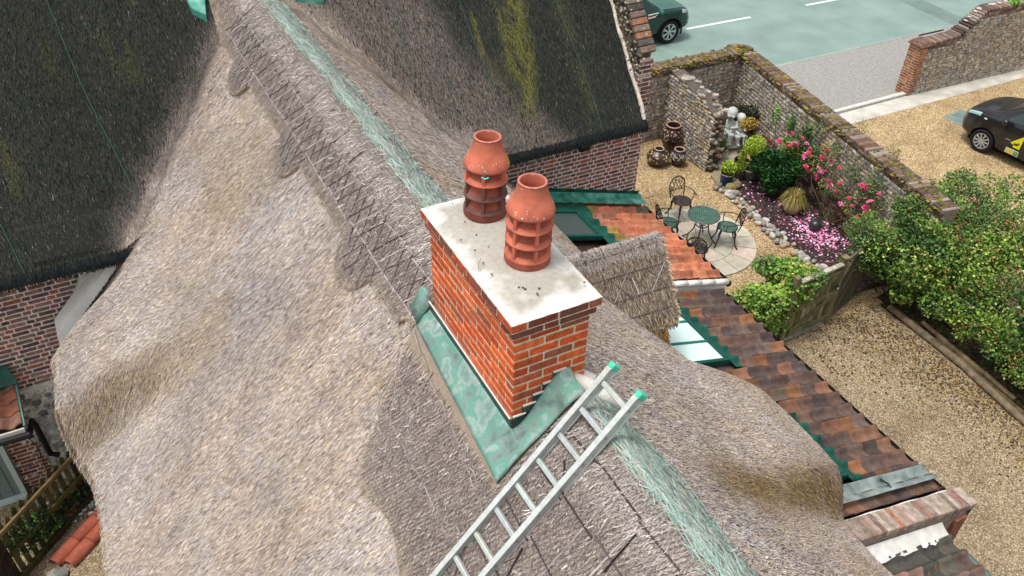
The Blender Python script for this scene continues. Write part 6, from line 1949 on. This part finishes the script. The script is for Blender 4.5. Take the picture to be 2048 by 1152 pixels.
tag(mb.build('gate_post', WOOD), 'square timber gate post between the board gate and slatted fence', 'post')
mb = MB(); mb.bbox((8.08, 4.45, .78), (.11, .11, 1.56), lin(120, 112, 86), None, 0, .012)
tag(mb.build('gate_post', WOOD), 'timber gate post buried in the pale green climber', 'post')
fence = thing('slatted_fence', 'dark fence of slanting slats half hidden by the rose hedge', 'fence', (9.34, 4.54, 0), math.atan2(.30, 1.0))
mb = MB()
for i in range(13):
    d = i * .135 - .55
    a = max(0, d); b = d + .62
    z0 = .08 + (0 if d > 0 else 0)
    # diagonal slats: from (d, low) to (d+.9, high)
    P0 = Vector((max(d, 0), 0, .08 + max(0, -d) * 1.25)); P1 = Vector((min(d + 1.3, 1.25), 0, .08 + (min(d + 1.3, 1.25) - d) * 1.25))
    if P0.z > 1.3 or P0.x > 1.2: continue
    if P1.z > 1.38: P1 = P0 + (P1 - P0) * ((1.38 - P0.z) / (P1.z - P0.z))
    v = P1 - P0
    mb.bbox((P0 + P1) / 2, (v.length, .018, .085), jit(random.choice([lin(84, 80, 66), lin(70, 66, 56), lin(98, 92, 74)]), .15), Matrix.Rotation(-math.atan2(v.z, v.x), 3, 'Y'), 0, .004)
mb.build('slats', WOOD, fence)
mb = MB()
for z in (.06, 1.40): mb = MB(); mb.bbox((.63, 0, z), (1.3, .05, .06), lin(96, 90, 72), None, 0, .006); mb.build('rail', WOOD, fence)
# timber edging logs along the drive
def log(label, pts, r, col):
    mb = MB()
    P = [Vector(p) for p in pts]; Q = []
    for i in range(len(P) - 1):
        for t in np.linspace(0, 1, 6, endpoint=False): Q.append(P[i].lerp(P[i + 1], t))
    Q.append(P[-1])
    mb.tube([q + Vector((random.uniform(-.006, .006), 0, random.uniform(-.005, .005))) for q in Q], [r * random.uniform(.92, 1.08) for _ in Q], col, n=12)
    tag(mb.build('timber_edging', WOOD, smooth=True, angle=60), label, 'timber')
log('long weathered round timber edging the gravel drive', [(10.70, 4.25, .06), (10.62, 2.4, .06), (10.46, 1.2, .06), (10.36, -.8, .06)], .068, lin(126, 112, 90))
log('thinner broken timber lying behind the long drive edging', [(10.86, 3.6, .10), (10.78, 2.4, .10), (10.72, 1.45, .08)], .045, lin(132, 114, 88))
log('rotten half buried timber between the two drive edgings', [(10.80, 3.2, .05), (10.66, 1.9, .05), (10.56, .6, .04)], .045, lin(98, 86, 66))

# ================================================================== LEFT YARD
FA, FB = Vector((-4.62, 5.38, 0)), Vector((-3.28, 6.72, 0))
fv = FB - FA; fl_ = fv.length; fu = fv / fl_; fn = Vector((fu.y, -fu.x, 0))
pf = thing('picket_fence', 'mossy green picket fence with a pale diagonal rail below the thatch eave', 'fence', FA, math.atan2(fu.y, fu.x))
PKC = [lin(88, 84, 50), lin(76, 72, 44), lin(98, 90, 58), lin(68, 66, 42)]
for i in range(15):
    mb = MB(); w0 = .075
    x_ = .06 + i * .13; hh = random.uniform(1.08, 1.16)
    mb.add([(x_ - w0 / 2, 0, .05), (x_ + w0 / 2, 0, .05), (x_ + w0 / 2, 0, hh - .06), (x_, 0, hh), (x_ - w0 / 2, 0, hh - .06), (x_ - w0 / 2, .02, .05), (x_ + w0 / 2, .02, .05), (x_ + w0 / 2, .02, hh - .06), (x_, .02, hh), (x_ - w0 / 2, .02, hh - .06)],
           [(0, 1, 2, 3, 4), (9, 8, 7, 6, 5), (0, 5, 6, 1), (1, 6, 7, 2), (2, 7, 8, 3), (3, 8, 9, 4), (4, 9, 5, 0)], jit(random.choice(PKC), .15))
    mb.build('picket', WOOD, pf)
for z, c in ((.98, lin(128, 108, 74)), (.55, lin(90, 86, 48))):
    mb = MB(); mb.bbox((fl_ / 2, -.03, z), (fl_ + .05, .04, .075), c, None, 0, .008); mb.build('rail', WOOD, pf)
mb = MB(); mb.bbox((fl_ / 2, -.02, .05), (fl_ + .1, .06, .12), lin(74, 72, 46), None, 0, .01); mb.build('gravel_board', WOOD, pf)
pg = thing('trellis_gate', 'dark boarded panel with mossy frame at the left frame edge', 'gate', FA, math.atan2(-.95, -.30))
mb = MB()
for z in (.25, .55, .85): mb.bbox((.5, 0, z), (.95, .02, .27), jit(lin(66, 56, 50), .1), None, 0, .004)
mb.build('boards', WOOD, pg)
mb = MB()
for x_ in (.03, .98): mb.bbox((x_, -.02, .52), (.07, .05, 1.08), lin(116, 110, 78), None, 0, .008)
for z in (.1, .40, .70, 1.02): mb.bbox((.5, -.02, z), (.9, .04, .05), lin(124, 116, 92), None, 0, .006)
mb.build('frame', WOOD, pg)
# terracotta ridge tiles in two rows
TA = Vector((-4.22, 5.38, 0)); td = Vector((.80, .70, 0)).normalized(); tn = Vector((td.y, -td.x, 0))
k = 0
for row in range(2):
    for j in range(3):
        c = jit(lin(178, 98, 78), .08)
        mb = MB()
        R = Matrix((td, tn, Vector((0, 0, 1)))).transposed()
        rows = []
        for x_ in (-.2, .2):
            rows.append([(x_, .10 * cos(a), .10 * sin(a)) for a in np.linspace(-.1, pi + .1, 14)])
        mb.grid(rows, c)
        ins = [[(p[0], p[1] * .86, p[2] * .86) for p in r] for r in rows]
        mb.grid(ins, c, flip=True)
        mb.grid([rows[0], ins[0]], c, flip=True); mb.grid([rows[1], ins[1]], c)
        mb.tube([(.2, .103 * cos(a), .103 * sin(a)) for a in np.linspace(0, pi, 12)], .008, lin(140, 66, 50), n=5)
        o = mb.build('ridge_tile', TERRA, smooth=True, angle=40)
        o.location = TA + td * (.2 + j * .41 + row * .06) + tn * (row * .20) + Vector((0, 0, .03))
        o.rotation_euler = (0, 0, math.atan2(td.y, td.x) + random.uniform(-.03, .03))
        rn = ('fence side', 'gravel side')[row]; jn = ('nearest the grey rock', 'in the middle of its row', 'farthest from the grey rock, by the eave')[j]
        tag(o, f'half round terracotta ridge tile, {rn} row, {jn}', 'roof tile', 'spare terracotta ridge tiles on the ground')
for p, s_, lab, c in (((-4.22, 5.14, .05), (.15, .11, .10), 'angular grey rock at the end of the ridge tile rows', lin(150, 150, 142)), ((-4.36, 5.12, .04), (.09, .07, .07), 'smaller pale rock beside the angular grey rock', lin(176, 170, 156))):
    mb = MB(); mb.ico(p, s_, c, 2, None, 0, .25); tag(mb.build('rock', STONE), lab, 'rock')
# hosta, pot and creeper behind the fence
t = thing('hosta_plant', 'bright green hosta with cream edged leaves behind the picket fence', 'plant', (-4.28, 5.95, 0))
mb = MB()
for k in range(16):
    a = k * 2.4; L = random.uniform(.20, .28)
    P = np.array([[.16 * cos(a), .16 * sin(a), .22 + .08 * random.random()]]); leafcards(mb, P, L, njit([lin(134, 186, 62), lin(160, 204, 84), lin(110, 166, 52)], 1, .1), aspect=.75, up=1.5)
mb.build('foliage', LEAF, t)
mb = MB(); mb.lathe([(0, 0), (.11, 0), (.15, .24), (.16, .26), (.13, .26), (.12, .05)], lin(150, 96, 74), 24, Matrix.Translation((-3.95, 6.18, .0))); tag(mb.build('flower_pot', TERRA, smooth=True), 'empty brown flower pot behind the picket fence', 'flower pot')
vb = [((FA + fu * u - fn * .05)[0], (FA + fu * u - fn * .05)[1], z) for u, z in ((.1, .75), (.25, .4), (.5, .35), (.75, .3), (1.0, .3), (1.25, .28), (1.5, .3), (.35, .6), (.55, .62))]
shrub('fence_creeper', 'dark creeper threading through the pickets of the mossy fence', 'creeper', [(b, (.18, .16, .15)) for b in vb], 2800, .04, [lin(46, 70, 44), lin(36, 56, 36), lin(66, 92, 52), lin(90, 120, 60)], None, aspect=.8, nst=4)
shrub('white_flowers', 'leafy plant with pale flowers at the left edge above the fence', 'plant', [((-4.72, 5.55, 1.05), (.14, .14, .2)), ((-4.62, 5.6, 1.2), (.1, .1, .12))], 520, .045, [lin(90, 130, 60), lin(120, 156, 80), lin(214, 216, 200)], None)
shrub('yard_weed', 'small bright green weed in gravel beside the left thatch eave', 'weed', [((-3.42, 4.75, .12), (.16, .16, .10)), ((-3.30, 4.3, .06), (.07, .07, .06))], 160, .07, [lin(96, 160, 62), lin(120, 176, 76)], None)
mb = MB()
for k in range(260):
    a, b = random.uniform(-4.4, -3.2), random.uniform(6.0, 6.7)
    mb.ico((a, b, .03), (random.uniform(.02, .05), random.uniform(.02, .05), .025), jit(random.choice([lin(190, 190, 186), lin(140, 140, 138), lin(210, 208, 200), lin(110, 108, 104)]), .2), 1)
stuff(mb.build('pale_shingle', STONE), 'pale shingle behind the picket fence', 'shingle')
